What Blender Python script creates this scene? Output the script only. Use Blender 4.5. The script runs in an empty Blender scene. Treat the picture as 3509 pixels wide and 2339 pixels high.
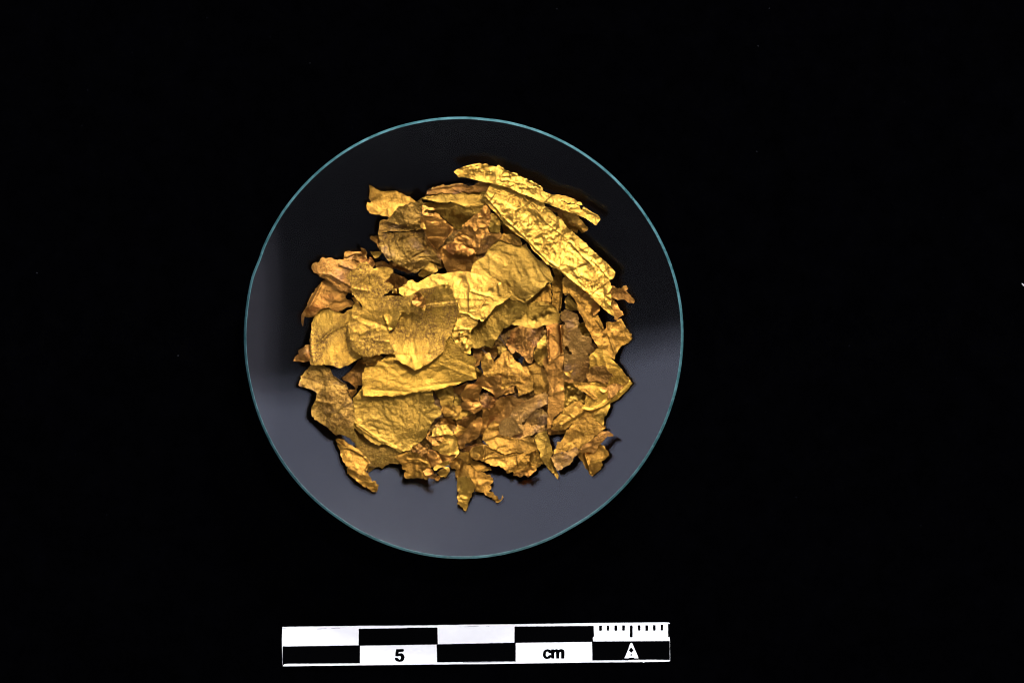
import bpy, bmesh, math, random
import numpy as np
from mathutils import Vector, Matrix
from mathutils.geometry import delaunay_2d_cdt

# ------------------------------------------------------------------ scene, camera, light
# 1 Blender unit = 1 cm (the scale bar in the photograph is 5 cm long)
S = bpy.context.scene
S.unit_settings.system = 'METRIC'
S.unit_settings.scale_length = 0.01
COL = S.collection
TABLE = -0.10                      # height of the black cloth
CAM_Z = 60.0
PX = 265.4                         # photograph pixels per cm on the cloth
W0, H0 = 3509, 2339
GX, GY = 1587.0, 1155.0            # centre of the glass in the photograph

def P(px, py, z=TABLE):
    """photograph pixel -> world x, y for a point that lies at height z"""
    k = (CAM_Z - z) / (CAM_Z - TABLE) / PX
    return (CAMX + (px - W0 / 2) * k, CAMY - (py - H0 / 2) * k)

_k = (CAM_Z - 0.7) / (CAM_Z - TABLE) / PX
CAMX, CAMY = (W0 / 2 - GX) * _k, -(H0 / 2 - GY) * _k

cam = bpy.data.cameras.new('camera')
cam_o = bpy.data.objects.new('camera', cam)
COL.objects.link(cam_o)
cam_o.location = (CAMX, CAMY, CAM_Z)
cam.sensor_width = 36.0
cam.lens = 36.0 * (CAM_Z - TABLE) / (W0 / PX)
cam.clip_start = 1.0
cam.clip_end = 1000.0
S.camera = cam_o

S.view_settings.view_transform = 'Standard'
S.view_settings.look = 'None'
S.view_settings.gamma = 1.0
S.view_settings.exposure = 0.0
S.cycles.filter_width = 1.1

world = bpy.data.worlds.new('World')
S.world = world
world.use_nodes = True
bg = world.node_tree.nodes['Background']
bg.inputs['Color'].default_value = (0.82, 0.80, 1.0, 1)
bg.inputs['Strength'].default_value = 0.065

def softbox(name, loc, target, w, h, L, color=(1, 1, 1), roll=None):
    li = bpy.data.lights.new(name, 'AREA')
    li.shape = 'RECTANGLE'
    li.size, li.size_y = w, h
    li.energy = L * math.pi * w * h
    li.color = color
    o = bpy.data.objects.new(name, li)
    COL.objects.link(o)
    o.location = loc
    if roll is not None:
        o.rotation_euler = (0, 0, roll)       # horizontal panel facing down
    else:
        d = Vector(target) - Vector(loc)
        o.rotation_euler = d.to_track_quat('-Z', 'Y').to_euler()
    return o

a7 = math.radians(7)
# big overhead diffuser beyond the top edge of the picture: its mirror image is the grey part of the glass
c0 = 12 + 40
def overhead(name, y0, y1, L):
    yc = (y0 + y1) / 2
    softbox(name, (-yc * math.sin(a7), yc * math.cos(a7), 60), None, 230, y1 - y0, L, (0.91, 0.95, 1.30), a7)
overhead('overhead_diffuser', 14, 92, 0.92)
overhead('overhead_diffuser_falloff', 10, 14, 0.62)     # dimmer strips added to soften the diffuser's mirrored edge
overhead('overhead_diffuser_falloff_faint', 5, 10, 0.25)  # faintest added strip, fades the reflection out
# dimmer round reflector on the right: mirrored along the left rim
for nm, sz, L_ in (('side_reflector', 96, 0.30), ('side_reflector_falloff', 110, 0.14)):  # the second, wider panel is added to feather the mirrored edge
    softbox(nm, (108, -2, 59.5), None, sz, sz * 1.15, L_, (0.92, 0.88, 1.12), 0.0).data.shape = 'ELLIPSE'
# key lamp beside the camera, above the upper right of the pile
softbox('key_lamp', (9, 23.5, 54), (0, 0, 0), 6, 5, 205.0, (1.0, 0.945, 0.86))
# added low lights, out of view, to brighten the top and bottom glass rim
softbox('back_rim_fill', (30, 84, 46), (0, 0, 0), 30, 12, 120.0, (0.95, 0.98, 1.05))
softbox('front_fill', (10, -82, 26), (0, 0, 0), 40, 14, 26.0, (0.95, 0.98, 1.0))

# ------------------------------------------------------------------ helpers
def link(o, parent=None):
    COL.objects.link(o)
    if parent is not None:
        o.parent = parent
    return o

def mesh_obj(name, verts, faces, mat, parent=None, loc=(0, 0, 0), smooth=False):
    m = bpy.data.meshes.new(name)
    m.from_pydata([tuple(v) for v in verts], [], [tuple(f) for f in faces])
    m.validate()
    if smooth:
        m.polygons.foreach_set('use_smooth', [True] * len(m.polygons))
    m.materials.append(mat)
    m.update()
    o = bpy.data.objects.new(name, m)
    o.location = loc
    return link(o, parent)

def empty(name, loc, label, cat):
    o = bpy.data.objects.new(name, None)
    o.location = loc
    o['label'] = label
    o['category'] = cat
    return link(o)

def nodes(mat):
    mat.use_nodes = True
    nt = mat.node_tree
    return nt, nt.nodes['Principled BSDF']

def N(nt, kind, **kw):
    n = nt.nodes.new(kind)
    for k, v in kw.items():
        if k in n.inputs:
            n.inputs[k].default_value = v
        else:
            setattr(n, k, v)
    return n

def ramp(nt, fac, a, b, ca=(0, 0, 0, 1), cb=(1, 1, 1, 1)):
    r = nt.nodes.new('ShaderNodeValToRGB')
    e = r.color_ramp.elements
    e[0].position, e[1].position = a, b
    e[0].color, e[1].color = ca, cb
    nt.links.new(fac, r.inputs['Fac'])
    return r.outputs['Color']

def mix(nt, fac, a, b, mode='MIX'):
    m = nt.nodes.new('ShaderNodeMix')
    m.data_type = 'RGBA'
    m.blend_type = mode
    m.clamp_factor = True
    for sock, v in ((m.inputs[0], fac), (m.inputs[6], a), (m.inputs[7], b)):
        if isinstance(v, (int, float)):
            sock.default_value = v
        elif isinstance(v, tuple):
            sock.default_value = v if len(v) == 4 else (*v, 1)
        else:
            nt.links.new(v, sock)
    return m.outputs[2]

def math_n(nt, op, a, b=0.0):
    m = nt.nodes.new('ShaderNodeMath')
    m.operation = op
    for s, v in ((m.inputs[0], a), (m.inputs[1], b)):
        if isinstance(v, (int, float)):
            s.default_value = v
        else:
            nt.links.new(v, s)
    return m.outputs[0]

# ------------------------------------------------------------------ materials
def plain(name, color, rough=0.5, spec=0.5):
    m = bpy.data.materials.new(name)
    nt, b = nodes(m)
    b.inputs['Base Color'].default_value = (*color, 1)
    b.inputs['Roughness'].default_value = rough
    b.inputs['Specular IOR Level'].default_value = spec
    return m

def gold(name, ca, cb, stain=0.3, rough=0.4, grain=1.0, brush=0.0, brush_ang=0.0, red=0.0, dirt=0.0):
    """worked gold leaf: two alloy colours in patches, brown speckle, fine scratches and grain"""
    m = bpy.data.materials.new(name)
    nt, b = nodes(m)
    L = nt.links
    tc = N(nt, 'ShaderNodeTexCoord')
    oi = N(nt, 'ShaderNodeObjectInfo')
    off = nt.nodes.new('ShaderNodeVectorMath'); off.operation = 'ADD'
    L.new(tc.outputs['Object'], off.inputs[0])
    sc = nt.nodes.new('ShaderNodeVectorMath'); sc.operation = 'SCALE'
    sc.inputs[0].default_value = (37.0, 19.0, 11.0)
    L.new(oi.outputs['Random'], sc.inputs['Scale'])
    L.new(sc.outputs[0], off.inputs[1])
    co = off.outputs[0]
    def noise(scale, detail=4, rgh=0.55, vec=None, dist=0.0):
        n = N(nt, 'ShaderNodeTexNoise', Scale=scale, Detail=detail, Roughness=rgh, Distortion=dist)
        L.new(vec if vec is not None else co, n.inputs['Vector'])
        return n.outputs['Fac']
    patch = ramp(nt, noise(1.8, 4, 0.6), 0.38, 0.66)
    col = mix(nt, patch, ca, cb)
    hv = N(nt, 'ShaderNodeHueSaturation')
    vv = math_n(nt, 'MULTIPLY_ADD', oi.outputs['Random'], 0.32); vv.node.inputs[2].default_value = 0.56
    L.new(vv, hv.inputs['Value']); L.new(col, hv.inputs['Color'])
    hv.inputs['Saturation'].default_value = 1.0
    col = hv.outputs['Color']
    var = ramp(nt, noise(16, 5, 0.65), 0.3, 0.75)
    col = mix(nt, math_n(nt, 'MULTIPLY', var, 0.4), col, tuple(c * 0.72 for c in ca))
    # brown tarnish: specks gathered in patches
    area = ramp(nt, noise(1.5, 4, 0.6, dist=0.4), 0.40, 0.55)
    spk = ramp(nt, noise(30, 6, 0.8), 0.41 if stain > .9 else 0.52, 0.56 if stain > .9 else 0.60)
    st = math_n(nt, 'MULTIPLY', area, spk)
    st = math_n(nt, 'MULTIPLY', st, stain)
    col = mix(nt, st, col, (0.13, 0.062, 0.022))
    fine = ramp(nt, noise(110, 3, 0.7), 0.58, 0.70)
    fine = math_n(nt, 'MULTIPLY', fine, 0.45 * stain + 0.12)
    col = mix(nt, fine, col, (0.17, 0.09, 0.03))
    mid = ramp(nt, noise(52, 4, 0.75), 0.40, 0.68)
    col = mix(nt, math_n(nt, 'MULTIPLY', mid, 0.35 + 0.25 * stain), col, tuple(c * 0.50 for c in cb))
    if red > 0:
        rr = ramp(nt, noise(2.6, 4, 0.6), 0.56, 0.70)
        col = mix(nt, math_n(nt, 'MULTIPLY', rr, red), col, (0.50, 0.13, 0.035))
    if dirt > 0:
        dd = ramp(nt, noise(3.3, 6, 0.7), 0.54, 0.64)
        dd = math_n(nt, 'MULTIPLY', dd, dirt)
        col = mix(nt, dd, col, (0.24, 0.15, 0.13))
    L.new(col, b.inputs['Base Color'])
    b.inputs['Metallic'].default_value = 1.0
    rg = math_n(nt, 'MULTIPLY_ADD', noise(7, 5, 0.6), 0.28)
    rg.node.inputs[2].default_value = rough - 0.12
    rg2 = math_n(nt, 'ADD', rg, math_n(nt, 'MULTIPLY', st, 0.25))
    L.new(rg2, b.inputs['Roughness'])
    # relief
    h = math_n(nt, 'MULTIPLY', noise(38, 6, 0.7), 1.0 * grain)
    h = math_n(nt, 'ADD', h, math_n(nt, 'MULTIPLY', noise(13, 4, 0.6, dist=0.5), 1.3 * grain))
    m0 = N(nt, 'ShaderNodeMapping')
    m0.inputs['Rotation'].default_value = (0, 0, brush_ang)
    L.new(co, m0.inputs['Vector'])
    mp = N(nt, 'ShaderNodeMapping')
    mp.inputs['Scale'].default_value = (4.0, 75.0, 4.0)
    L.new(m0.outputs[0], mp.inputs['Vector'])
    sn = noise(1.0, 4, 0.6, vec=mp.outputs[0])
    h = math_n(nt, 'ADD', h, math_n(nt, 'MULTIPLY', sn, 0.02 + 0.30 * brush))
    bp = N(nt, 'ShaderNodeBump', Strength=1.0, Distance=0.0055)
    L.new(h, bp.inputs['Height'])
    L.new(bp.outputs[0], b.inputs['Normal'])
    return m

M = {
 'Y': gold('bright_yellow_gold', (0.84, 0.473, 0.074), (0.74, 0.380, 0.055), 0.4, 0.33, 1.0, 0.3, 0.4),
 'S': gold('stained_yellow_gold', (0.87, 0.483, 0.069), (0.70, 0.361, 0.048), 1.0, 0.37, 1.0, 0.8, 1.45),
 'B': gold('brushed_gold', (0.83, 0.453, 0.062), (0.68, 0.346, 0.046), 0.75, 0.36, 0.9, 1.0, -0.15),
 'G': gold('aged_gold', (0.62, 0.312, 0.047), (0.52, 0.233, 0.036), 0.6, 0.34, 1.2, 0.4, 0.9),
 'O': gold('olive_gold', (0.65, 0.366, 0.057), (0.60, 0.317, 0.047), 0.5, 0.35, 1.2, 0.5, 0.7),
 'D': gold('rough_dull_gold', (0.48, 0.265, 0.046), (0.38, 0.186, 0.036), 0.8, 0.33, 1.8, 0.0, 0.0, 0.0, 0.25),
 'C': gold('copper_gold', (0.62, 0.279, 0.052), (0.52, 0.218, 0.038), 0.4, 0.34, 1.0, 0.1, 0.3, 0.35),
 'R': gold('brown_gold', (0.47, 0.218, 0.042), (0.38, 0.158, 0.032), 0.7, 0.36, 1.4, 0.1, 0.3, 0.3, 0.2),
 'P': gold('pinkish_speckled_gold', (0.72, 0.375, 0.092), (0.62, 0.30, 0.066), 0.6, 0.38, 1.3, 0.2, 0.6, 0.1, 0.35),
 'K': gold('dark_filler_gold', (0.20, 0.098, 0.024), (0.26, 0.139, 0.030), 0.9, 0.38, 1.5, 0.0, 0.0, 0.2, 0.3),  # darkened colour of the added filler, stands in for shaded gaps
}

def glass_mat():
    m = bpy.data.materials.new('clear_glass')
    nt, b = nodes(m)
    b.inputs['Base Color'].default_value = (0.97, 1.0, 0.99, 1)
    tc = N(nt, 'ShaderNodeTexCoord')
    n = N(nt, 'ShaderNodeTexNoise', Scale=1.6, Detail=8.0, Roughness=0.72, Distortion=0.6)
    nt.links.new(tc.outputs['Object'], n.inputs['Vector'])
    r_ = math_n(nt, 'MULTIPLY_ADD', n.outputs['Fac'], 0.10); r_.node.inputs[2].default_value = 0.05
    nt.links.new(r_, b.inputs['Roughness'])
    b.inputs['IOR'].default_value = 1.5
    b.inputs['Transmission Weight'].default_value = 1.0
    return m

def rim_mat():
    m = bpy.data.materials.new('ground_green_glass_edge')
    nt, b = nodes(m)
    L = nt.links
    tc = N(nt, 'ShaderNodeTexCoord')
    n1 = N(nt, 'ShaderNodeTexNoise', Scale=6.0, Detail=6.0, Roughness=0.7)
    L.new(tc.outputs['Object'], n1.inputs['Vector'])
    col = ramp(nt, n1.outputs['Fac'], 0.3, 0.72, (0.012, 0.075, 0.078, 1), (0.13, 0.30, 0.32, 1))
    L.new(col, b.inputs['Base Color'])
    b.inputs['Roughness'].default_value = 0.33
    b.inputs['Specular IOR Level'].default_value = 0.8
    n2 = N(nt, 'ShaderNodeTexNoise', Scale=26.0, Detail=5.0, Roughness=0.7)
    L.new(tc.outputs['Object'], n2.inputs['Vector'])
    bp = N(nt, 'ShaderNodeBump', Strength=0.9, Distance=0.012)
    L.new(n2.outputs['Fac'], bp.inputs['Height'])
    L.new(bp.outputs[0], b.inputs['Normal'])
    # light that travelled through the glass leaves by the ground edge
    tr = N(nt, 'ShaderNodeBsdfTranslucent')
    tr.inputs['Color'].default_value = (0.45, 1.0, 0.97, 1)
    mx = N(nt, 'ShaderNodeMixShader', Fac=0.08)
    L.new(b.outputs[0], mx.inputs[1]); L.new(tr.outputs[0], mx.inputs[2])
    L.new(mx.outputs[0], nt.nodes['Material Output'].inputs['Surface'])
    return m

M_GLASS, M_RIM = glass_mat(), rim_mat()
def cloth_mat():
    m = bpy.data.materials.new('black_velvet')
    nt, b = nodes(m)
    tc = N(nt, 'ShaderNodeTexCoord')
    n = N(nt, 'ShaderNodeTexNoise', Scale=3.0, Detail=8.0, Roughness=0.7)
    nt.links.new(tc.outputs['Object'], n.inputs['Vector'])
    c = ramp(nt, n.outputs['Fac'], 0.3, 0.8, (0.0002, 0.0002, 0.0003, 1), (0.0006, 0.0006, 0.0009, 1))
    nt.links.new(c, b.inputs['Base Color'])
    b.inputs['Roughness'].default_value = 1.0
    b.inputs['Specular IOR Level'].default_value = 0.0
    return m

# ------------------------------------------------------------------ cloth
c = mesh_obj('background_cloth', [(-60, -60, TABLE), (60, -60, TABLE), (60, 60, TABLE), (-60, 60, TABLE)],
             [(0, 1, 2, 3)], cloth_mat())
c['kind'] = 'structure'

# ------------------------------------------------------------------ watch glass
RG = 6.0                     # radius of curvature
TH = 0.068                    # thickness
def bowl(r2):
    return RG - np.sqrt(np.maximum(RG * RG - r2, 0.01))

def rim_radius(a):
    d = math.degrees(a) % 360
    r = 2.812 + 0.012 * abs(math.sin(a)) + 0.006 * math.sin(3 * a + 1.0) + 0.003 * math.sin(7 * a)
    for c_, w_, dep in ((159.5, 3.2, 0.014), (153.0, 5.0, 0.005), (84, 2.0, 0.004), (235.5, 3.0, 0.003), (300, 4, 0.006), (172, 6, 0.006)):
        t = (d - c_) / w_
        r -= dep * math.exp(-t * t)
    return r

rng = random.Random(5)
wg = empty('watch_glass', (0, 0, TABLE), 'round clear concave watch glass with a green ground edge, holding the pile of gold foil', 'watch glass')
def build_glass():
    NA, NR = 360, 40
    V, Fc = [], []
    jag = [rng.uniform(-1, 1) * 0.0022 for _ in range(NA)]
    for side in (0, 1):
        base = len(V)
        V.append((0, 0, 0 if side == 0 else -TH))
        for j in range(1, NR + 1):
            for i in range(NA):
                a = 2 * math.pi * i / NA
                r = (rim_radius(a) - 0.040 + (jag[i] if j == NR else 0)) * j / NR
                s = r / RG
                rr = RG if side == 0 else RG + TH
                V.append((rr * s * math.cos(a), rr * s * math.sin(a), RG - rr * math.sqrt(1 - s * s)))
        for i in range(NA):
            i2 = (i + 1) % NA
            f = (base, base + 1 + i, base + 1 + i2)
            Fc.append(f if side == 0 else f[::-1])
            for j in range(NR - 1):
                q = (base + 1 + j * NA + i, base + 1 + (j + 1) * NA + i, base + 1 + (j + 1) * NA + i2, base + 1 + j * NA + i2)
                Fc.append(q if side == 0 else q[::-1])
    b2 = 1 + NR * NA
    for i in range(NA):
        i2 = (i + 1) % NA
        t0, t1 = 1 + (NR - 1) * NA + i, 1 + (NR - 1) * NA + i2
        Fc.append((t0, b2 + t0, b2 + t1, t1))
    g = mesh_obj('glass_bowl', [(x, y, z - TABLE) for x, y, z in V], Fc, M_GLASS, wg, smooth=True)
    g.data.set_sharp_from_angle(angle=math.radians(30))
    # ground edge: a thin frosted band round the rim face
    NA = 720
    V, Fc = [], []
    K = 5
    prof = ((-0.002, 0.000), (0.003, 0.004), (0.006, 0.35), (0.006, 0.72), (0.001, 1.0))
    for i in range(NA):
        a = 2 * math.pi * i / NA
        wob = rng.uniform(-1, 1)
        s = (rim_radius(a) - 0.040) / RG
        ww = 0.9 + 0.16 * math.sin(2 * a + 2.2) + 0.10 * math.sin(5 * a + .5) + 0.05 * math.sin(17 * a)
        for k, (o_, t) in enumerate(prof):
            o_ = o_ * ww
            rr = RG - 0.0015 + (TH + 0.003) * t
            wv = 0.0022 * wob if 0 < k < 4 else 0.0
            out = o_ + wv
            r = rr * s
            z = RG - rr * math.sqrt(1 - s * s)
            V.append(((r + out * math.sqrt(1 - s * s)) * math.cos(a), (r + out * math.sqrt(1 - s * s)) * math.sin(a), z + out * s - TABLE))
    for i in range(NA):
        i2 = (i + 1) % NA
        for k in range(K):
            k2 = (k + 1) % K
            Fc.append((i * K + k, i * K + k2, i2 * K + k2, i2 * K + k))
    mesh_obj('ground_edge', V, Fc, M_RIM, wg, smooth=False)
build_glass()

# ------------------------------------------------------------------ scale bar
def poly_plate(name, pts, z0, z1, mat, parent, holes=(), origin=(0, 0, 0)):
    """extruded outline (list of world xy), optional holes"""
    vs = [Vector(p) for p in pts]
    ed = [(i, (i + 1) % len(pts)) for i in range(len(pts))]
    loops = [list(range(len(pts)))]
    for h in holes:
        b0 = len(vs)
        vs += [Vector(p) for p in h]
        ed += [(b0 + i, b0 + (i + 1) % len(h)) for i in range(len(h))]
        loops.append(list(range(b0, b0 + len(h))))
    cv, ce, cf, *_ = delaunay_2d_cdt(vs, ed, [], 2, 1e-7)
    def inside(p, loop):
        c_ = False
        n = len(loop)
        for i in range(n):
            x1, y1 = loop[i]; x2, y2 = loop[(i + 1) % n]
            if (y1 > p[1]) != (y2 > p[1]) and p[0] < (x2 - x1) * (p[1] - y1) / (y2 - y1) + x1:
                c_ = not c_
        return c_
    keep = []
    for f in cf:
        cx_ = sum(cv[i][0] for i in f) / len(f); cy_ = sum(cv[i][1] for i in f) / len(f)
        if inside((cx_, cy_), pts) and not any(inside((cx_, cy_), h) for h in holes):
            keep.append(list(f))
    n = len(cv)
    ox, oy, oz = origin
    V = [(v[0] - ox, v[1] - oy, z1 - oz) for v in cv] + [(v[0] - ox, v[1] - oy, z0 - oz) for v in cv]
    Fc = []
    cnt = {}
    for f in keep:
        ar = sum(cv[f[i]][0] * cv[f[(i + 1) % len(f)]][1] - cv[f[(i + 1) % len(f)]][0] * cv[f[i]][1] for i in range(len(f)))
        if ar < 0: f = f[::-1]
        Fc.append(tuple(f)); Fc.append(tuple(n + i for i in f[::-1]))
        for i in range(len(f)):
            e = (f[i], f[(i + 1) % len(f)])
            cnt[e] = 1
    for (a, b_) in cnt:
        if (b_, a) not in cnt:
            Fc.append((a, n + a, n + b_, b_))
    return mesh_obj(name, V, Fc, mat, parent)

def roughen(pts, step, amp, rg):
    out = []
    for i in range(len(pts)):
        p, q = pts[i], pts[(i + 1) % len(pts)]
        d = math.hypot(q[0] - p[0], q[1] - p[1])
        k = max(1, int(d / step))
        for j in range(k):
            t = j / k
            out.append((p[0] + (q[0] - p[0]) * t + rg.uniform(-amp, amp), p[1] + (q[1] - p[1]) * t + rg.uniform(-amp, amp)))
    return out

BZ = TABLE + 0.045
def T1(*a):   # zoom tile (940,2100) at 5.115x
    return [(940 + a[i] / 5.115, 2100 + a[i + 1] / 5.115) for i in range(0, len(a), 2)]
def T2(*a):
    return [(1360 + a[i] / 5.115, 2100 + a[i + 1] / 5.115) for i in range(0, len(a), 2)]
def T3(*a):
    return [(1860 + a[i] / 5.115, 2100 + a[i + 1] / 5.115) for i in range(0, len(a), 2)]
def T4(*a):
    return [(2020 + a[i] / 7.843, 2120 + a[i + 1] / 7.843) for i in range(0, len(a), 2)]

def bar():
    rg = random.Random(3)
    ox, oy = P(1630, 2205)
    e = empty('scale_bar', (ox, oy, TABLE), 'black and white checkered centimetre scale bar below the watch glass, marked 5 and cm', 'scale bar')
    org = (ox, oy, TABLE)
    white = bpy.data.materials.new('white_card')
    nt, b = nodes(white)
    tc = N(nt, 'ShaderNodeTexCoord'); n = N(nt, 'ShaderNodeTexNoise', Scale=3.0, Detail=6.0)
    nt.links.new(tc.outputs['Object'], n.inputs['Vector'])
    cc = ramp(nt, n.outputs['Fac'], 0.3, 0.7, (0.86, 0.86, 0.88, 1), (0.90, 0.90, 0.90, 1))
    nt.links.new(cc, b.inputs['Base Color']); b.inputs['Roughness'].default_value = 0.6
    b.inputs['Specular IOR Level'].default_value = 0.2
    black = plain('black_print', (0.0008, 0.0008, 0.001), 0.9, 0.0)
    grey = plain('worn_print', (0.35, 0.35, 0.38), 0.8, 0.1)
    W = lambda pts, z=BZ: [P(x, y, z) for x, y in pts]
    card = T1(143, 240, 1250, 222) + T2(300, 214, 1250, 200, 2353, 188) + T3(900, 172, 2205, 160, 2224, 170, 2222, 420, 2228, 480, 2230, 700, 2230, 835, 2205, 842, 1790, 850, 1770, 860, 1740, 850, 900, 858) + \
        T2(1500, 885, 100, 900) + T1(1500, 908, 700, 918, 150, 925, 140, 860, 136, 600, 134, 460, 137, 345)
    poly_plate('card', W(roughen(card, 14, 0.35, rg)), TABLE, BZ, white, e, origin=org)
    z0, z1 = BZ + 0.0005, BZ + 0.002
    def grow(pts, w):
        n_ = len(pts)
        ar = sum(pts[i][0] * pts[(i + 1) % n_][1] - pts[(i + 1) % n_][0] * pts[i][1] for i in range(n_))
        sg = 1 if ar > 0 else -1
        out = []
        for i in range(n_):
            a_, b_ = pts[i - 1], pts[(i + 1) % n_]
            dx, dy = b_[0] - a_[0], b_[1] - a_[1]
            l_ = math.hypot(dx, dy) + 1e-9
            out.append((pts[i][0] + sg * dy / l_ * w, pts[i][1] - sg * dx / l_ * w))
        return out
    def blk(name, pts, holes=(), m=black, r=0.3, step=7, za=z0, zb=z1):
        if name in ('tick_mark', 'numeral', 'letter'):
            pts = grow(pts, 0.9)
        hs = [W(roughen(h, step, r * 0.6, rg), zb) for h in holes]
        return poly_plate(name, W(roughen(pts, step, r, rg), zb), za, zb, m, e, hs, org)
    blk('black_square', T1(146, 578, 1480, 558, 1503, 560, 1501, 872, 700, 878, 230, 880, 170, 890, 150, 915, 143, 800))
    blk('black_square', T1(1480, 271, 2353, 256) + T2(160, 252, 710, 247, 718, 540, 700, 545) + T1(2353, 552, 1500, 565, 1478, 555))
    blk('black_square', T2(718, 540, 2062, 512, 2084, 515, 2083, 838, 1200, 850, 706, 856, 696, 545))
    blk('black_square', T2(2062, 230, 2353, 227) + T3(300, 222, 893, 216, 898, 400, 878, 428, 882, 490, 862, 497) + T2(2084, 515, 2062, 512))
    arrow = T4(1125, 628, 1150, 640, 1190, 730, 1240, 850, 1290, 960, 1318, 1050, 1205, 1048, 1190, 1028, 1065, 1030, 1045, 1050, 935, 1045, 965, 990, 1010, 880, 1050, 790, 1075, 700, 1100, 645)
    blk('black_square', T3(882, 490, 2226, 482, 2226, 815, 1900, 808, 1300, 818, 870, 824, 862, 500), holes=[arrow])
    blk('arrow_diamond', T4(1122, 752, 1150, 790, 1184, 835, 1125, 900, 1060, 840, 1090, 790))
    blk('arrow_dot', T4(1122, 918, 1140, 950, 1140, 975, 1098, 970, 1105, 945))
    tk = [(298, 64, 175, 300), (498, 46, 172, 300), (710, 60, 170, 302), (915, 60, 166, 296), (1122, 62, 168, 478), (1335, 56, 166, 298), (1540, 58, 166, 302), (1742, 56, 160, 296), (1947, 52, 148, 292)]
    for x, w, y0, y1 in tk:
        blk('tick_mark', T4(x - w / 2, y0, x + w / 2, y0, x + w / 2, y1 - 8, x + w / 2 - 10, y1, x - w / 2 + 8, y1, x - w / 2, y1 - 8), r=0.35, step=3)
    blk('tick_mark', T4(2118, 125, 2152, 125, 2158, 470, 2120, 478), r=0.25)
    five = T1(2140, 630, 2264, 628, 2268, 650, 2255, 668, 2180, 672, 2172, 705, 2235, 702, 2262, 722, 2280, 765, 2268, 810, 2240, 835, 2190, 845, 2145, 832, 2120, 805, 2116, 782, 2155, 778, 2172, 795, 2192, 815, 2212, 808, 2226, 775, 2218, 745, 2190, 738, 2160, 748, 2125, 745, 2128, 690)
    blk('numeral', five, r=0.2, step=3)
    cc_ = T3(5, 715, 12, 670, 40, 640, 85, 630, 130, 640, 148, 660, 147, 695, 110, 688, 95, 668, 72, 665, 52, 690, 48, 730, 68, 765, 95, 752, 108, 735, 145, 730, 148, 760, 118, 785, 70, 795, 30, 780, 8, 745)
    blk('letter', cc_, r=0.2, step=3)
    mm = T3(150, 632, 195, 632, 200, 640, 240, 628, 275, 640, 325, 626, 365, 640, 378, 670, 374, 788, 328, 788, 324, 680, 305, 668, 288, 685, 284, 788, 240, 788, 236, 680, 222, 668, 205, 680, 198, 700, 198, 788, 150, 785)
    blk('letter', mm, r=0.2, step=3)
    # worn print lines along the border
    for pts in (T1(590, 272, 620, 268, 622, 272, 600, 276), T1(740, 272, 915, 262, 918, 268, 760, 276), T1(990, 262, 1150, 255, 1152, 261, 1010, 268),
                T2(1080, 233, 1200, 232, 1330, 224, 1450, 228, 1330, 233, 1200, 237), T2(1560, 226, 1620, 226, 1620, 230, 1560, 230),
                T2(1160, 854, 2085, 843, 2085, 850, 1160, 863), T3(900, 832, 1500, 822, 1500, 826, 900, 836), T1(150, 262, 215, 262, 215, 267, 150, 268)):
        blk('worn_line', pts, m=grey, r=0.3, step=5, za=BZ + 0.0025, zb=BZ + 0.0035)
bar()

# ------------------------------------------------------------------ gold foil: numeric helpers
TILE = {'A': (1000, 540), 'B': (1400, 540), 'C': (1800, 540), 'D': (1000, 900), 'E': (1400, 900), 'F': (1800, 900),
        'G': (1000, 1260), 'H': (1400, 1260), 'I': (1800, 1260), 'J': (1400, 1400)}
def parse(s):
    out, t, buf = [], None, []
    for w in s.split():
        if w in TILE:
            t = TILE[w]; sc = 3.92
        elif w == 'K':
            t = (1200, 1620); sc = 11.765
        else:
            buf.append(float(w))
            if len(buf) == 2:
                out.append((t[0] + buf[0] / sc, t[1] + buf[1] / sc)); buf = []
    return out

def hash2(ix, iy, seed):
    n = (ix.astype(np.int64) * 374761393 + iy.astype(np.int64) * 668265263 + seed * 1274126177) & 0x7fffffff
    n = ((n ^ (n >> 13)) * 1274126177) & 0x7fffffff
    n = (n ^ (n >> 16)) & 0xffff
    return n / 32767.5 - 1.0

def gnoise(x, y, seed):
    """gradient noise, -1..1"""
    ix, iy = np.floor(x), np.floor(y)
    fx, fy = x - ix, y - iy
    u = fx * fx * fx * (fx * (fx * 6 - 15) + 10); v = fy * fy * fy * (fy * (fy * 6 - 15) + 10)
    def g(ax, ay, dx, dy):
        a = hash2(ix + ax, iy + ay, seed) * math.pi
        return np.cos(a) * dx + np.sin(a) * dy
    n00 = g(0, 0, fx, fy); n10 = g(1, 0, fx - 1, fy); n01 = g(0, 1, fx, fy - 1); n11 = g(1, 1, fx - 1, fy - 1)
    return 1.5 * ((n00 * (1 - u) + n10 * u) * (1 - v) + (n01 * (1 - u) + n11 * u) * v)

def seg_dist(x, y, poly, closed):
    """distance to a polyline and parameter along it"""
    best = np.full(x.shape, 1e9)
    n = len(poly)
    for i in range(n if closed else n - 1):
        x1, y1 = poly[i]; x2, y2 = poly[(i + 1) % n]
        dx, dy = x2 - x1, y2 - y1
        L2 = dx * dx + dy * dy + 1e-12
        t = np.clip(((x - x1) * dx + (y - y1) * dy) / L2, 0, 1)
        d = (x - x1 - t * dx) ** 2 + (y - y1 - t * dy) ** 2
        best = np.minimum(best, d)
    return np.sqrt(best)

def inside_mask(x, y, poly):
    c_ = np.zeros(x.shape, bool)
    n = len(poly)
    for i in range(n):
        x1, y1 = poly[i]; x2, y2 = poly[(i + 1) % n]
        if y1 == y2: continue
        c_ ^= ((y1 > y) != (y2 > y)) & (x < (x2 - x1) * (y - y1) / (y2 - y1) + x1)
    return c_

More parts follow.
